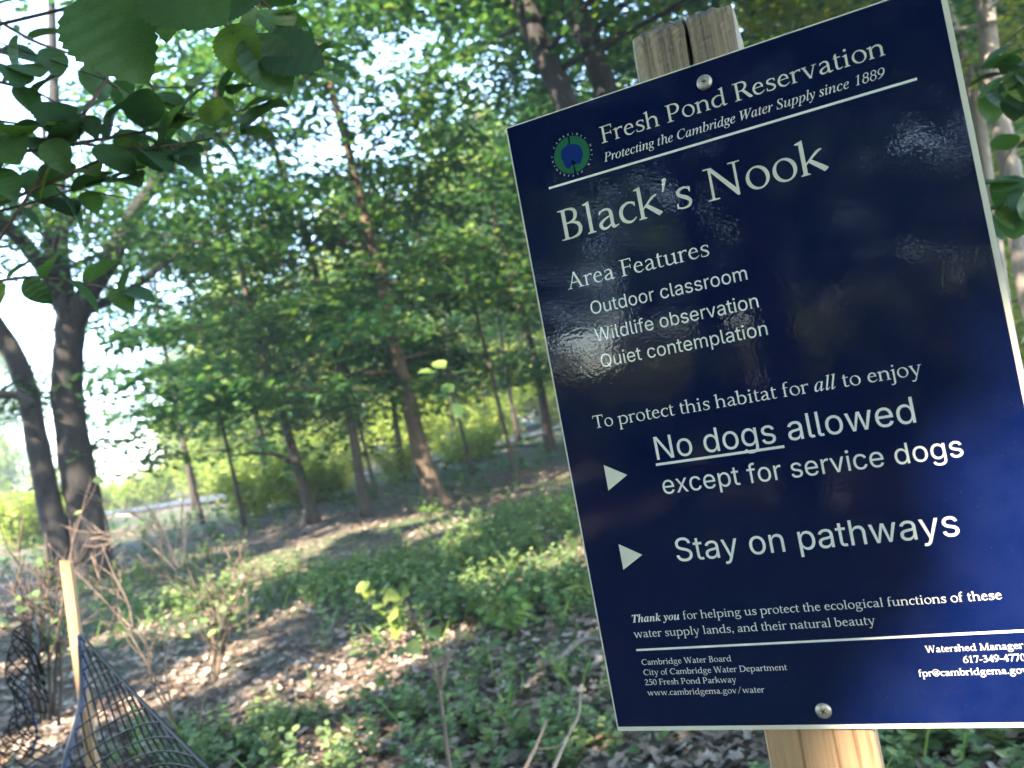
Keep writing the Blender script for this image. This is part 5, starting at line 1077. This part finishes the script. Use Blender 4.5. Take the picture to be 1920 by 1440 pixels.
# leafy filler trees standing between the maples and the path
def generic(name, label, leafm, bark, H, r, zb, nb, blen, per_m, leaf, spread, group, cat="tree", flat=.2, rise=.35):
    return tree(name, label, [(0, 0, 0), (.1, .05, H * .35), (-.1, .1, H * .7), (.05, 0, H)], r, .03, bark, leafm, zb, nb, blen, per_m, leaf, spread, rise, flat, group=group, cat=cat)


lab_mid = "leafy young maple standing among others in the shaded middle distance"
p1 = generic("woodland_tree", lab_mid, M['leaf_maple'], M['bark'], 9, .11, 1.6, 30, 3.0, 85, .13, .7, "leafy maples in the middle distance")
p2 = generic("woodland_tree", lab_mid, M['leaf_maple'], M['bark'], 12, .14, 3.4, 30, 3.4, 85, .13, .8, "leafy maples in the middle distance")
p3 = generic("woodland_tree", lab_mid, M['leaf_maple'], M['bark_dark'], 14, .16, 4.5, 34, 3.8, 85, .13, .8, "leafy maples in the middle distance")
spots = [(2.4, 19, 0), (4.6, 18.5, 2), (7.5, 22, 0), (9, 16, 1), (5.2, 26.5, 0), (11, 27, 2), (4, 14.5, 1),]
for k, (px_, py_, D, zb_, lab) in enumerate([(700, 900, 16.5, 1.5, "bushy low branched maple filling the gap between the two middle trunks"), (450, 930, 15.5, 1.2, "bushy low branched maple left of the leaning maple"), (375, 950, 17.5, 1.4, "bushy maple spreading over the bright stretch of path"),
                                    (880, 860, 18.5, 1.8, "bushy low branched maple behind the sign's left edge"), (560, 920, 19, 1.6, "bushy maple behind the leaning maple"), (960, 850, 14.5, 2.2, "light green maple with sprays reaching the sign's left edge")]):
    w = at(px_, py_, D); z0 = float(height(w[0], w[1]))
    tree("understory_maple", lab, [(w[0], w[1], z0), (w[0] - .1, w[1], z0 + 2), (w[0] - .25, w[1] + .1, z0 + 4.5), (w[0] - .3, w[1], z0 + 7.0)], .055, .02, M['bark'], M['leaf_maple'], zb_, 18, 2.7, 42, .125, .6, .22, .1, group="bushy maples among the slim trunks")
used = set()
for i, (x, y, k) in enumerate(spots):
    pr = (p1, p2, p3)[k]
    loc = (x, y, float(height(x, y)) - .03); rz = rng.random() * 6.28; s = .9 + .25 * rng.random()
    if k not in used:
        used.add(k); pr.location = loc; pr.rotation_euler[2] = rz; pr.scale = (s,) * 3
    else: dup(pr, loc, rz, s)

lab_far = "sunlit yellow green tree in the bright row beyond the path"
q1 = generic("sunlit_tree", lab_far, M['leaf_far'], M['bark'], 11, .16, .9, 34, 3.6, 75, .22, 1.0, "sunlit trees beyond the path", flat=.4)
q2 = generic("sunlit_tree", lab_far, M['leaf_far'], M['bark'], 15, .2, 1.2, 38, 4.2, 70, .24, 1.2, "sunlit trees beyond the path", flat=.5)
used = set()
for row, (yy, step) in enumerate(((38.5, 2.7), (45, 3.6), (54, 5.0))):
    for x in np.arange(-40 - row * 8, 36 + row * 9, step):
        xx = x + rng.normal(0, .8); y = yy + abs(xx + 4) * .3 * (xx < -4) + max(0, xx - 1) * .5 + rng.normal(0, 1.0)
        q = xx / y
        if near_path(np.array([xx]), np.array([y]), 3.6)[0]: y += 7
        if -.72 < q < -.44: continue        # open sky between the trees at the far left
        k = int(rng.integers(0, 2)); pr = (q1, q2)[k]
        loc = (float(xx), float(y), -.05); rz = rng.random() * 6.28
        s = (.70 + .2 * rng.random()) if q < -.05 else (.85 + .5 * rng.random())
        if -.68 < q < -.44: s *= .5
        if k not in used:
            used.add(k); pr.location = loc; pr.rotation_euler[2] = rz; pr.scale = (s,) * 3
        else: dup(pr, loc, rz, s)


def bush(name, label, h, w, n, leaf, leafm, group):
    root = thing(name, label, "bush", (0, 0, 0), 0, group)
    mb = MB()
    brs = []
    for k in range(9):
        az = k / 9 * 6.28 + rng.normal(0, .3)
        bp = branch_path((0, 0, 0), az, h * (.8 + .4 * rng.random()), 1.2 + rng.random(), 5)
        mb.tube(bp, np.linspace(.018, .005, len(bp)), 4); brs.append((bp, w * .35))
    mb.build("stem", M['stem_dark'], root)
    P, A, N, S = foliage(brs, n, leaf, .18, up=.6)
    P[:, 2] = np.abs(P[:, 2])
    link("leaves", leaf_mesh("leaves", P, A, N, S, LEAF6, leafm), root)
    return root


lab_b = "bright green bush along the far side of the path"
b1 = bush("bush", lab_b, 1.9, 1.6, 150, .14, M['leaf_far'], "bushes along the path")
for px, py, D, s_ in ((520, 905, 21, .55), (475, 925, 18, .6), (570, 915, 18.5, .55), (610, 912, 19, .5), (640, 900, 21, .45), (745, 880, 20, .5), (860, 850, 23, .5), (900, 845, 24, .6), (40, 960, 22, .9), (90, 965, 24, .8)):
    w = at(px, py, D); bs = dup(b1, (float(w[0]), float(w[1]), 0), rng.random() * 6.28, s_, "dim green bush on the near side of the path"); bs["group"] = "bushes before the path"
first = True
for x in np.arange(-36, 26, 2.1):
    y = float(np.interp(x, path_c[:, 0], path_c[:, 1])) + 3.4 + abs(rng.normal(0, .7))
    s = .7 + .6 * rng.random(); rz = rng.random() * 6.28
    if first: b1.location = (x, y, 0); b1.scale = (s,) * 3; first = False
    else: dup(b1, (float(x + rng.normal(0, .4)), y, 0), rz, s)

# trees round and behind the camera: they shade the clearing and show in the sign's gloss
lab_r = "shade tree standing behind the camera"
def shade_tree(loc, H, R, trunk_r, n, leaf, zc, zmin=2.6):
    root = thing("shade_tree", lab_r, "tree", (loc[0], loc[1], 0), 0, "shade trees behind the camera")
    mb = MB()
    tp = catmull(np.array([(0, 0, -.1), (.1, .1, H * .3), (-.15, .05, H * .6), (.1, -.1, H)]), 5)
    mb.tube(tp, np.linspace(trunk_r, .05, len(tp)), 12, rough=.1)
    cents = []
    for k in range(26):
        az = rng.random() * 6.28; rr_ = R * (.25 + .75 * math.sqrt(rng.random())); z = zc + (rng.random() - .35) * H * .5
        c = np.array([math.cos(az) * rr_, math.sin(az) * rr_, z]); cents.append(c)
        s0 = np.array([0, 0, max(1.8, z - rr_ * .6)])
        lp = catmull(np.array([s0, (s0 + c) / 2 + np.array([0, 0, .3]), c]), 8)
        if keep(lp + np.array([loc[0], loc[1], 0])).all(): mb.tube(lp, np.linspace(trunk_r * .3, .015, len(lp)), 5)
    mb.build("trunk", M['bark'], root)
    C = np.array(cents)[rng.integers(0, len(cents), n)]
    P = C + rng.normal(0, 1, (n, 3)) * np.array([1.15, 1.15, .55])
    if loc == (-3.2, -6.5):                     # extra leaves added along the sun's rays to shade most of the sign
        u = -.05 + .42 * rng.random(1500); w_ = -.15 + .72 * rng.random(1500)
        s_ = u / .375 + w_ / .58 < .82
        tgt = TL + SX * u[s_, None] - np.array([0, 0, 1.0]) * w_[s_, None] + SUN * (6.5 + 3.0 * rng.random(s_.sum()))[:, None]
        P = np.vstack([P, tgt - np.array([loc[0], loc[1], 0]) + rng.normal(0, .05, (s_.sum(), 3))])
    P = P[P[:, 2] > zmin]
    P = P[keep(P + np.array([loc[0], loc[1], 0]))]
    k = len(P); ang = rng.random(k) * 6.28
    A = np.c_[np.cos(ang), np.sin(ang), rng.normal(-.2, .4, k)]
    N = rand_dirs(k) * .7 + np.array([0, 0, .8])
    link("crown", leaf_mesh("crown", P, A, N, leaf * (.7 + .6 * rng.random(k)), LEAF6, M['leaf_maple']), root)
for loc, H, R, tr, n_, lf, zc in [((-5.5, -.5), 10, 4.2, .2, 9000, .22, 7.5), ((-3.2, -6.5), 11, 4.5, .22, 12500, .22, 7.0), ((3.8, -1.5), 11, 4.5, .2, 9000, .22, 8), ((-9.5, -5.5), 12, 4.8, .25, 9000, .22, 7.5),
                              ((.8, -9), 12, 4.5, .25, 8000, .22, 7), ((-7, -12), 13, 5, .3, 4600, .17, 7), ((-1.8, -14), 13, 5, .3, 4600, .17, 7), ((-13, -11), 13, 5, .3, 8000, .24, 7), ((6, -8), 12, 5, .25, 8000, .24, 7.5),
                              ((-11.5, 3), 12, 4.5, .25, 9000, .22, 8), ((-10, -20), 13, 6, .3, 4200, .19, 6), ((-3, -22), 13, 6, .3, 4200, .19, 6), ((-17, -17), 13, 6, .3, 4200, .19, 6)]:
    shade_tree(loc, H, R, tr, n_, lf, zc, 4.7 if loc[1] > -10 else 2.6)


for k in range(30):
    loc = (-34 + k * 1.5 + rng.normal(0, .8), -15 - 24 * rng.random(), 0)
    dup((p1, p1, p2)[k % 3], loc, rng.random() * 6.28, .8 + .5 * rng.random(), lab_r)["group"] = "shade trees behind the camera"
for loc, s_ in (((9.5, 15, 0), .75), ((12.5, 18, 0), .9), ((7.2, 17.5, 0), .6), ((15, 22, 0), .9)):
    dup((q1, q2)[int(s_ * 20) % 2], loc, rng.random() * 6.28, s_)
for k in range(34):
    x = -15 + 19 * rng.random(); y = -8 - 14 * rng.random()
    dup(b1, (x, y, 0), rng.random() * 6.28, .7 + .6 * rng.random(), "bush growing behind the camera")["group"] = "bushes behind the camera"


# ------------------------------------------------------------------ near leafy branches
def leafy_branch(label, stems, leaves, size, d, leafm, group=None, tmpl=HAZEL, face=0.0, name="leafy_branch", jit=.10):
    """stems: photo polylines at depth d; leaves: (x, y, photo direction in degrees, scale)"""
    b0 = at(*stems[0][0], d)
    root = thing(name, label, "branch", b0, 0, group)
    mb = MB(); allw = []
    for s in stems:
        w = catmull(np.array([at(x, y, d + (k * .03)) for k, (x, y) in enumerate(s)]), 5)
        mb.tube(w - b0, np.linspace(.0032, .0012, len(w)), 6); allw.append(w)
    heads = np.array([w[0] for w in allw])
    if len(heads) > 1: mb.tube(heads - b0, .0036, 6)
    allw = np.vstack(allw)
    right, up, fwd = RW[:, 0], -RW[:, 1], RW[:, 2]
    P = []; A = []; N = []; S = []
    for (x, y, ang, s) in leaves:
        dd = d + rng.normal(0, jit)
        p = at(x, y, dd)
        k = int(np.argmin(np.linalg.norm(allw - p, axis=1))); joint = allw[k]
        gap = np.linalg.norm(p - joint)
        if gap > .05: p = joint + (p - joint) * .05 / gap
        a = rad(ang)
        ax = math.cos(a) * right + math.sin(a) * up + fwd * rng.normal(0, .5) * (1 - .7 * face)
        P.append(p - b0); A.append(ax)
        N.append(np.array([0, 0, 1.0]) * (1 - face * .4) - fwd * (.15 + .5 * rng.random() + face * .7) + rng.normal(0, .22 * (1 - .5 * face), 3)); S.append(size * s)
        mb.tube(np.array([joint, (joint + p) / 2 + [0, 0, -.003], p + ax * .01]) - b0, [.0013, .0010, .0008], 5)
    mb.build("stem", M['stem_dark'], root)
    link("leaves", leaf_mesh("leaves", np.array(P), np.array(A), np.array(N), np.array(S), tmpl, leafm, smooth=True), root)
    return root


leafy_branch("nearest hanging twig with the two largest toothed leaves at the upper left", [[(120, -60), (170, 5), (215, 60), (255, 120), (290, 170)], [(255, -60), (330, -5), (400, 30), (450, 65), (490, 95)]],
             [(150, -5, -52, 1.2), (290, -40, -32, 1.15), (460, 75, -60, .75), (500, 95, -15, .9), (505, 100, -50, .85), (430, 45, -70, .7), (470, 60, 25, .7), (330, -8, -100, .7)], .085, .80, M['leaf_near'], jit=.04, face=1.0)
def along(stems, step, lo=.75, hi=1.3):
    out = []
    for st in stems:
        w = catmull(np.array([(x, y, 0) for x, y in st], float), 12)
        cum = np.concatenate([[0], np.cumsum(np.linalg.norm(np.diff(w, axis=0), axis=1))])
        k = 0; t = step * .6
        while t < cum[-1]:
            i = int(np.searchsorted(cum, t)); i = min(max(i, 1), len(w) - 1)
            dx, dy = w[i][:2] - w[i - 1][:2]
            a0 = math.degrees(math.atan2(-dy, dx))
            out.append((w[i][0] + rng.normal(0, 5), w[i][1] + rng.normal(0, 5), a0 + (1 if k % 2 else -1) * (48 + rng.normal(0, 16)), lo + (hi - lo) * rng.random()))
            k += 1; t += step * (.7 + .6 * rng.random())
        out.append((w[-1][0], w[-1][1], a0 + rng.normal(0, 12), 1.0))
    return out


S2 = [[(-60, 5), (60, 75), (130, 100), (230, 140), (310, 165), (420, 150)], [(-60, 250), (120, 265), (230, 280), (330, 298)], [(-60, 140), (60, 170), (120, 200), (250, 250)],
      [(-60, 300), (60, 335), (150, 355), (240, 372)], [(150, 268), (330, 235), (480, 200)], [(230, 282), (340, 270), (450, 250)], [(-60, 410), (60, 380), (160, 348)], [(-60, 215), (20, 230), (90, 235)],
      [(-60, 535), (60, 520), (150, 530), (230, 545)], [(200, 150), (260, 190), (330, 215)], [(-60, 60), (0, 90), (40, 120)], [(440, -60), (500, 10), (560, 60), (610, 80)], [(470, -20), (540, 110), (590, 140)]]
leafy_branch("dark leafy branches spreading over the upper left sky", S2, along(S2, 36), .066, 1.35, M['leaf_near'], jit=.04)
L3 = []
for j in range(26):
    t = rng.random()
    L3.append((1945 - 95 * t * rng.random() - 20, 60 + 400 * t, rng.choice([200, -100, -70, 175]) + rng.normal(0, 25), .75 + .5 * rng.random()))
L3 += [(1850, 130, 195, 1.0), (1900, 140, -150, 1.1), (1880, 200, -85, 1.1), (1900, 210, -60, 1.0), (1915, 330, -110, 1.1), (1890, 400, -100, 1.0), (1905, 370, -95, 1.0)]
leafy_branch("leafy twigs with rounded green leaves at the right edge beside the sign", [[(1980, 90), (1915, 130), (1870, 140), (1840, 150)], [(1990, 230), (1930, 255), (1890, 290), (1875, 340)], [(1990, 330), (1930, 350), (1890, 375)], [(1990, 60), (1940, 40), (1880, 85)]], L3, .075, 1.75, M['leaf_near'], jit=.15)
L4 = [(840, 740, 190, 1.0), (838, 750, 215, 1.1), (850, 735, 150, .9), (862, 742, 20, .9), (850, 755, -60, .8), (815, 700, 170, .8), (835, 690, 150, .8), (850, 700, 20, .8), (870, 715, 10, .8), (800, 720, 180, .9)]
leafy_branch("small pale green sprig with lit leaflets in front of the thickest maple", [[(910, 770), (870, 752), (845, 742)], [(905, 730), (860, 708), (825, 700)]], L4, .13, 4.6, M['leaf_pale'], tmpl=OVATE, name="leafy_sprig", jit=.1)


# ------------------------------------------------------------------ shrubs, saplings, dead wood
def shrub(name, label, base, stems, r0, mat, depth_of=None, leaves=0, leaf=.05, leafm=None, cat="shrub", twigs=6, tw=.25):
    b0 = np.array(base, float)
    root = thing(name, label, cat, b0)
    mb = MB(); P = []
    for st in stems:
        w = catmull(np.array([at(x, y, d) for x, y, d in st]), 5)
        mb.tube(w - b0, np.linspace(r0, r0 * .3, len(w)), 6)
        for k in range(twigs):
            i = int(len(w) * (.25 + .7 * rng.random())) - 1
            t = w[min(i + 1, len(w) - 1)] - w[i - 1]; t /= np.linalg.norm(t) + 1e-9
            dirn = t * .8 + rng.normal(0, .55, 3); dirn[2] += .25
            L = tw * (.4 + .8 * rng.random())
            p = [w[i]]
            for q in range(4):
                dirn = dirn + rng.normal(0, .2, 3)
                p.append(p[-1] + dirn / np.linalg.norm(dirn) * L / 4)
            p = np.array(p); mb.tube(p - b0, np.linspace(r0 * .45, r0 * .15, 5), 5)
            P.append(p)
            for u in range(2):
                d2 = dirn + rng.normal(0, .7, 3)
                p2 = np.array([p[2], p[2] + d2 / np.linalg.norm(d2) * L * .25, p[2] + d2 / np.linalg.norm(d2) * L * .5 + np.array([0, 0, L * .08])])
                mb.tube(p2 - b0, np.linspace(r0 * .3, r0 * .12, 3), 4); P.append(p2)
    mb.build("stem", mat, root)
    if leaves and P:
        pts = np.vstack(P); q = pts[rng.integers(0, len(pts), leaves)] + rng.normal(0, .02, (leaves, 3))
        ang = rng.random(leaves) * 6.28
        link("leaves", leaf_mesh("leaves", q - b0, np.c_[np.cos(ang), np.sin(ang), rng.normal(-.1, .3, leaves)], rand_dirs(leaves) * .6 + np.array([0, -.2, .9]),
                                 leaf * (.6 + .8 * rng.random(leaves)), OVATE, leafm), root)
    return root


shrub("dead_shrub", "bare pinkish dead branches in front of the path and forked tree", gnd(335, 1080), [[(335, 1065, 6.4), (325, 1040, 6.4), (300, 985, 6.3), (280, 950, 6.2)], [(340, 1065, 6.4), (345, 1020, 6.4), (340, 970, 6.3), (345, 920, 6.3)],
      [(330, 1060, 6.4), (310, 1020, 6.4), (260, 970, 6.4), (215, 960, 6.4)], [(330, 1070, 6.4), (290, 1030, 6.4), (240, 1000, 6.5), (170, 1010, 6.5)]], .0095, M['twig_pale'], twigs=9, tw=.45)
shrub("bare_shrub", "dark many stemmed bare shrub rising from the leaf litter left of centre", gnd(405, 1280), [[(405, 1275, 4.3), (408, 1230, 4.3), (385, 1150, 4.3), (350, 1060, 4.3)], [(405, 1275, 4.3), (412, 1220, 4.3), (400, 1120, 4.35), (398, 1000, 4.4)],
      [(407, 1270, 4.3), (425, 1190, 4.3), (450, 1110, 4.3), (480, 1050, 4.3)], [(405, 1275, 4.3), (430, 1180, 4.3), (440, 1080, 4.4), (470, 960, 4.5)], [(404, 1270, 4.3), (395, 1180, 4.3), (365, 1110, 4.3), (330, 1080, 4.2)],
      [(404, 1270, 4.3), (415, 1200, 4.3), (420, 1090, 4.3)]], .010, M['stem_dark'], leaves=60, leaf=.05, leafm=M['leaf_herb'], twigs=6, tw=.3)
shrub("bare_shrub", "brown twiggy shrub between the stake and the many stemmed shrub", gnd(320, 1360), [[(325, 1350, 3.4), (300, 1290, 3.4), (262, 1220, 3.4), (235, 1175, 3.4), (200, 1130, 3.35), (130, 1060, 3.3), (90, 1020, 3.25)],
      [(325, 1350, 3.4), (285, 1280, 3.4), (275, 1210, 3.4), (230, 1160, 3.45), (180, 1110, 3.5), (165, 1080, 3.5)], [(325, 1350, 3.4), (310, 1250, 3.4), (308, 1180, 3.4)], [(370, 1370, 3.4), (385, 1300, 3.4), (410, 1220, 3.4), (470, 1150, 3.4)],
      [(250, 1180, 3.4), (240, 1130, 3.4), (215, 1080, 3.4), (190, 1020, 3.4)]], .0055, M['twig'], twigs=6, tw=.22)
shrub("bare_shrub", "tangle of dark dead stems behind the wooden stake at the left edge", gnd(90, 1330), [[(70, 1340, 3.3), (75, 1200, 3.3), (90, 1100, 3.3), (85, 1000, 3.3)], [(110, 1360, 3.3), (115, 1250, 3.3), (100, 1150, 3.3), (70, 1060, 3.3)],
      [(60, 1330, 3.3), (50, 1200, 3.3), (20, 1090, 3.3)], [(100, 1340, 3.3), (110, 1180, 3.3), (130, 1060, 3.3), (140, 980, 3.4)], [(85, 1350, 3.3), (60, 1230, 3.3), (40, 1130, 3.3), (35, 1010, 3.3)], [(95, 1350, 3.3), (92, 1200, 3.3), (112, 1080, 3.3)]],
      .008, M['stem_dark'], twigs=9, tw=.3, leaves=30, leaf=.05, leafm=M['leaf_herb'])
shrub("sapling", "thin bare sapling stem rising from the bottom left of the sign", gnd(842, 1470), [[(845, 1450, 2.9), (830, 1340, 2.9), (820, 1270, 2.9), (795, 1200, 2.9), (775, 1150, 2.9)], [(825, 1290, 2.9), (840, 1240, 2.9), (870, 1180, 2.95)]], .009, M['twig'],
      twigs=4, tw=.18, leaves=10, leaf=.06, leafm=M['leaf_herb'], cat="sapling")
shrub("sapling", "slim stem with small leaves in the leaf litter right of the sunny patch", gnd(735, 1320), [[(735, 1310, 3.9), (720, 1260, 3.9), (708, 1200, 3.9)]], .005, M['twig'], twigs=3, tw=.15, leaves=24, leaf=.055, leafm=M['leaf_herb'], cat="sapling")
shrub("flowering_weed", "pale weed with yellowing leaves and flower spikes above the sunny patch", gnd(745, 1215), [[(745, 1205, 4.9), (740, 1160, 4.9), (735, 1120, 4.9), (700, 1110, 4.9)], [(742, 1180, 4.9), (750, 1130, 4.9), (757, 1095, 4.9)], [(742, 1180, 4.9), (720, 1140, 4.9), (690, 1110, 4.9)]], .006, M['leaf_pale'],
      twigs=3, tw=.12, leaves=34, leaf=.085, leafm=M['leaf_yellow'], cat="weed")
for k, (x, y, lab) in enumerate([(800, 965, "leafy weed at the foot of the thickest maple"), (430, 1180, "pale green seedling lit beside the many stemmed shrub"), (1080, 1010, "yellow green weed against the sign's left edge"), (960, 1190, "green weed in the litter just left of the sign's lower half")]):
    g0 = gnd(x, y); D = float((g0 - CAM) @ RW[:, 2])
    k2 = 38 / D * 1.0
    shrub("leafy_weed", lab, g0, [[(x, y, D), (x - 4, y - 130 / D * 1.2, D), (x - 10, y - 300 / D * 1.2, D)], [(x, y, D), (x + 12, y - 260 / D, D)]], .005, M['leaf_pale'], twigs=4, tw=.2, leaves=40, leaf=.08, leafm=M['leaf_pale'], cat="weed")


def stick(name, label, pts, r, mat, cat="fallen branch", branches=()):
    w = catmull(np.array(pts, float), 6); b0 = w[0].copy()
    root = MB(); root.tube(w - b0, np.linspace(r, r * .45, len(w)), 8, rough=.12)
    for b_ in branches:
        p = catmull(np.array(b_, float), 5); root.tube(p - b0, np.linspace(r * .5, r * .2, len(p)), 6)
    o = root.build(name, mat); o.location = tuple(b0)
    return tag(o, label, cat)


stick("forked_twig", "pinkish forked dry twig at the bottom just left of the post", [at(975, 1460, 2.3), at(1005, 1400, 2.35), at(1025, 1350, 2.4)], .006, M['twig_pale'], "twig")
stick("forked_twig", "curved pinkish dry twig beside the sign's lower left corner", [at(1030, 1460, 2.2), at(1060, 1390, 2.3), at(1085, 1340, 2.35), at(1088, 1300, 2.4)], .006, M['twig_pale'], "twig",
      [[at(1070, 1375, 2.31), at(1045, 1400, 2.3), at(1002, 1404, 2.3)]])
g = lambda x, y, dz=.05: gnd(x, y) + np.array([0, 0, dz])
stick("fallen_branch", "crooked grey branch lying on the litter against the sign's lower left edge", [g(1010, 1265), g(1050, 1255), g(1080, 1225), g(1110, 1215), g(1150, 1222)], .024, M['twig'])
stick("fallen_branch", "dark fallen branch on the ground behind the thickest maple", [g(840, 875, .1), g(880, 862, .2), g(940, 850, .2), g(1010, 842, .1)], .09, M['bark_dark'])
stick("fallen_branch", "pale broken stick leaning at the foot of the leaning maple", [g(560, 1000, 0), g(575, 985, .25), g(582, 965, .5)], .02, M['twig_pale'])
stick("fallen_branch", "bleached branch lying in front of the forked tree", [g(180, 1020, .3), g(215, 1000, .45), g(255, 995, .42), g(285, 985, .4)], .05, M['twig_pale'])
stick("fallen_branch", "grey stick on the leaf litter above the sunny patch", [g(610, 1205), g(625, 1185), g(636, 1145)], .018, M['bark_pale'])

# ------------------------------------------------------------------ stake and plastic netting
DS = 2.45
st_top = at(124, 1052, DS); st_bot = at(150, 1250, DS)
dv = st_bot - st_top
st_base = st_top + dv * (st_top[2] / -dv[2])
root = thing("wooden_stake", "pale wooden stake leaning at the lower left with a ragged sunlit top", "stake", st_base)
mb = MB(); w2 = .016
prof2 = [(-w2, -w2 * .6), (w2, -w2 * .6), (w2, w2 * .6), (-w2, w2 * .6)]
vs = []; fs = []
zsn = np.linspace(0, 1, 12)
for t in zsn:
    c = (st_top - st_base) * t
    for j, (a, b_) in enumerate(prof2): vs.append((c[0] + a + rng.normal(0, .0006), c[1] + b_, c[2] + (.012 * (a / w2) * -.5 if t == 1 else 0)))
for i in range(len(zsn) - 1):
    for j in range(4): fs.append((i * 4 + j, i * 4 + (j + 1) % 4, (i + 1) * 4 + (j + 1) % 4, (i + 1) * 4 + j))
fs.append(tuple(len(zsn) * 4 - 4 + j for j in range(4)))
mb.add(vs, fs, 0, False)
mb.build("shaft", M['stake'], root)


def netting(label, corner_top, corner_bot, along_top, along_bot, nu, nv, edge_r=.010, sag=0.0, wave=.02):
    """diamond plastic netting between a solid selvage (corner edge) and its far end"""
    b0 = np.array(corner_bot, float)
    root = thing("plastic_netting", label, "netting", b0)
    tp = catmull(np.array(along_top), 8); bt = catmull(np.array(along_bot), 8)
    def S(u, v):
        i = u * (len(tp) - 1); a = int(min(i, len(tp) - 2)); f = i - a
        p = tp[a] + (tp[a + 1] - tp[a]) * f; q = bt[a] + (bt[a + 1] - bt[a]) * f
        r = p + (q - p) * v
        r = r + np.array([wave * math.sin(v * 9 + u * 5), wave * math.cos(v * 7 + u * 6), 0]) * math.sin(math.pi * v)
        return r
    mb = MB()
    for s in (1, -1):
        for k in range(-nu * 2, nv * 2 + nu * 2):
            pts = []
            for j in range(0, nu * 3 + 1):
                u = j / (nu * 3)
                v = (k + s * u * nu) / nv
                if 0 <= v <= 1: pts.append(S(u, v) - b0)
            if len(pts) > 2: mb.tube(np.array(pts), .0024, 5)
    mb.build("mesh", M['net'], root)
    ed = MB()
    e = np.array([S(0, v) - b0 for v in np.linspace(0, 1, 24)])
    ed.tube(e, edge_r, 8); ed.build("selvage", M['selvage'], root)
    te = MB(); te.tube(np.array([S(u, 0) - b0 for u in np.linspace(0, 1, 30)]), .0035, 6); te.build("top_edge", M['net'], root)
    return root


netting("black plastic netting with a blue grey edge stretched towards the lower left corner", at(152, 1190, 2.05), at(142, 1500, 2.0),
        [at(152, 1190, 2.05), at(215, 1260, 1.75), at(290, 1340, 1.45), at(400, 1450, 1.1), at(520, 1560, .9)],
        [at(128, 1720, 2.05), at(260, 1700, 1.85), at(390, 1690, 1.65), at(520, 1680, 1.45), at(650, 1680, 1.25)], 13, 15)
netting("loose length of black netting with a curled edge at the left edge behind the stake", at(64, 1158, 2.6), at(80, 1400, 2.6),
        [at(64, 1158, 2.6), at(40, 1172, 2.55), at(24, 1188, 2.5), at(60, 1215, 2.55), at(85, 1270, 2.6)],
        [at(60, 1420, 2.7), at(30, 1430, 2.6), at(0, 1440, 2.5), at(40, 1440, 2.6), at(85, 1430, 2.7)], 5, 10, .004)
bpy.context.view_layer.update()

# ------------------------------------------------------------------ air: thin haze added to imitate the bluish lens veil
hz = MB(); box(hz, -210, 210, -80, 310, -1.6, 32)
hm = bpy.data.materials.new("veil_air"); hm.use_nodes = True
hn = hm.node_tree; hn.nodes.remove(hn.nodes["Principled BSDF"])
pv = hn.nodes.new("ShaderNodeVolumePrincipled"); pv.inputs["Color"].default_value = (.62, .80, 1.0, 1); pv.inputs["Density"].default_value = HAZE
hn.links.new(pv.outputs[0], hn.nodes["Material Output"].inputs["Volume"])
tag(hz.build("haze", hm), "thin bluish haze added under the trees to imitate lens veil", "haze", kind="stuff")
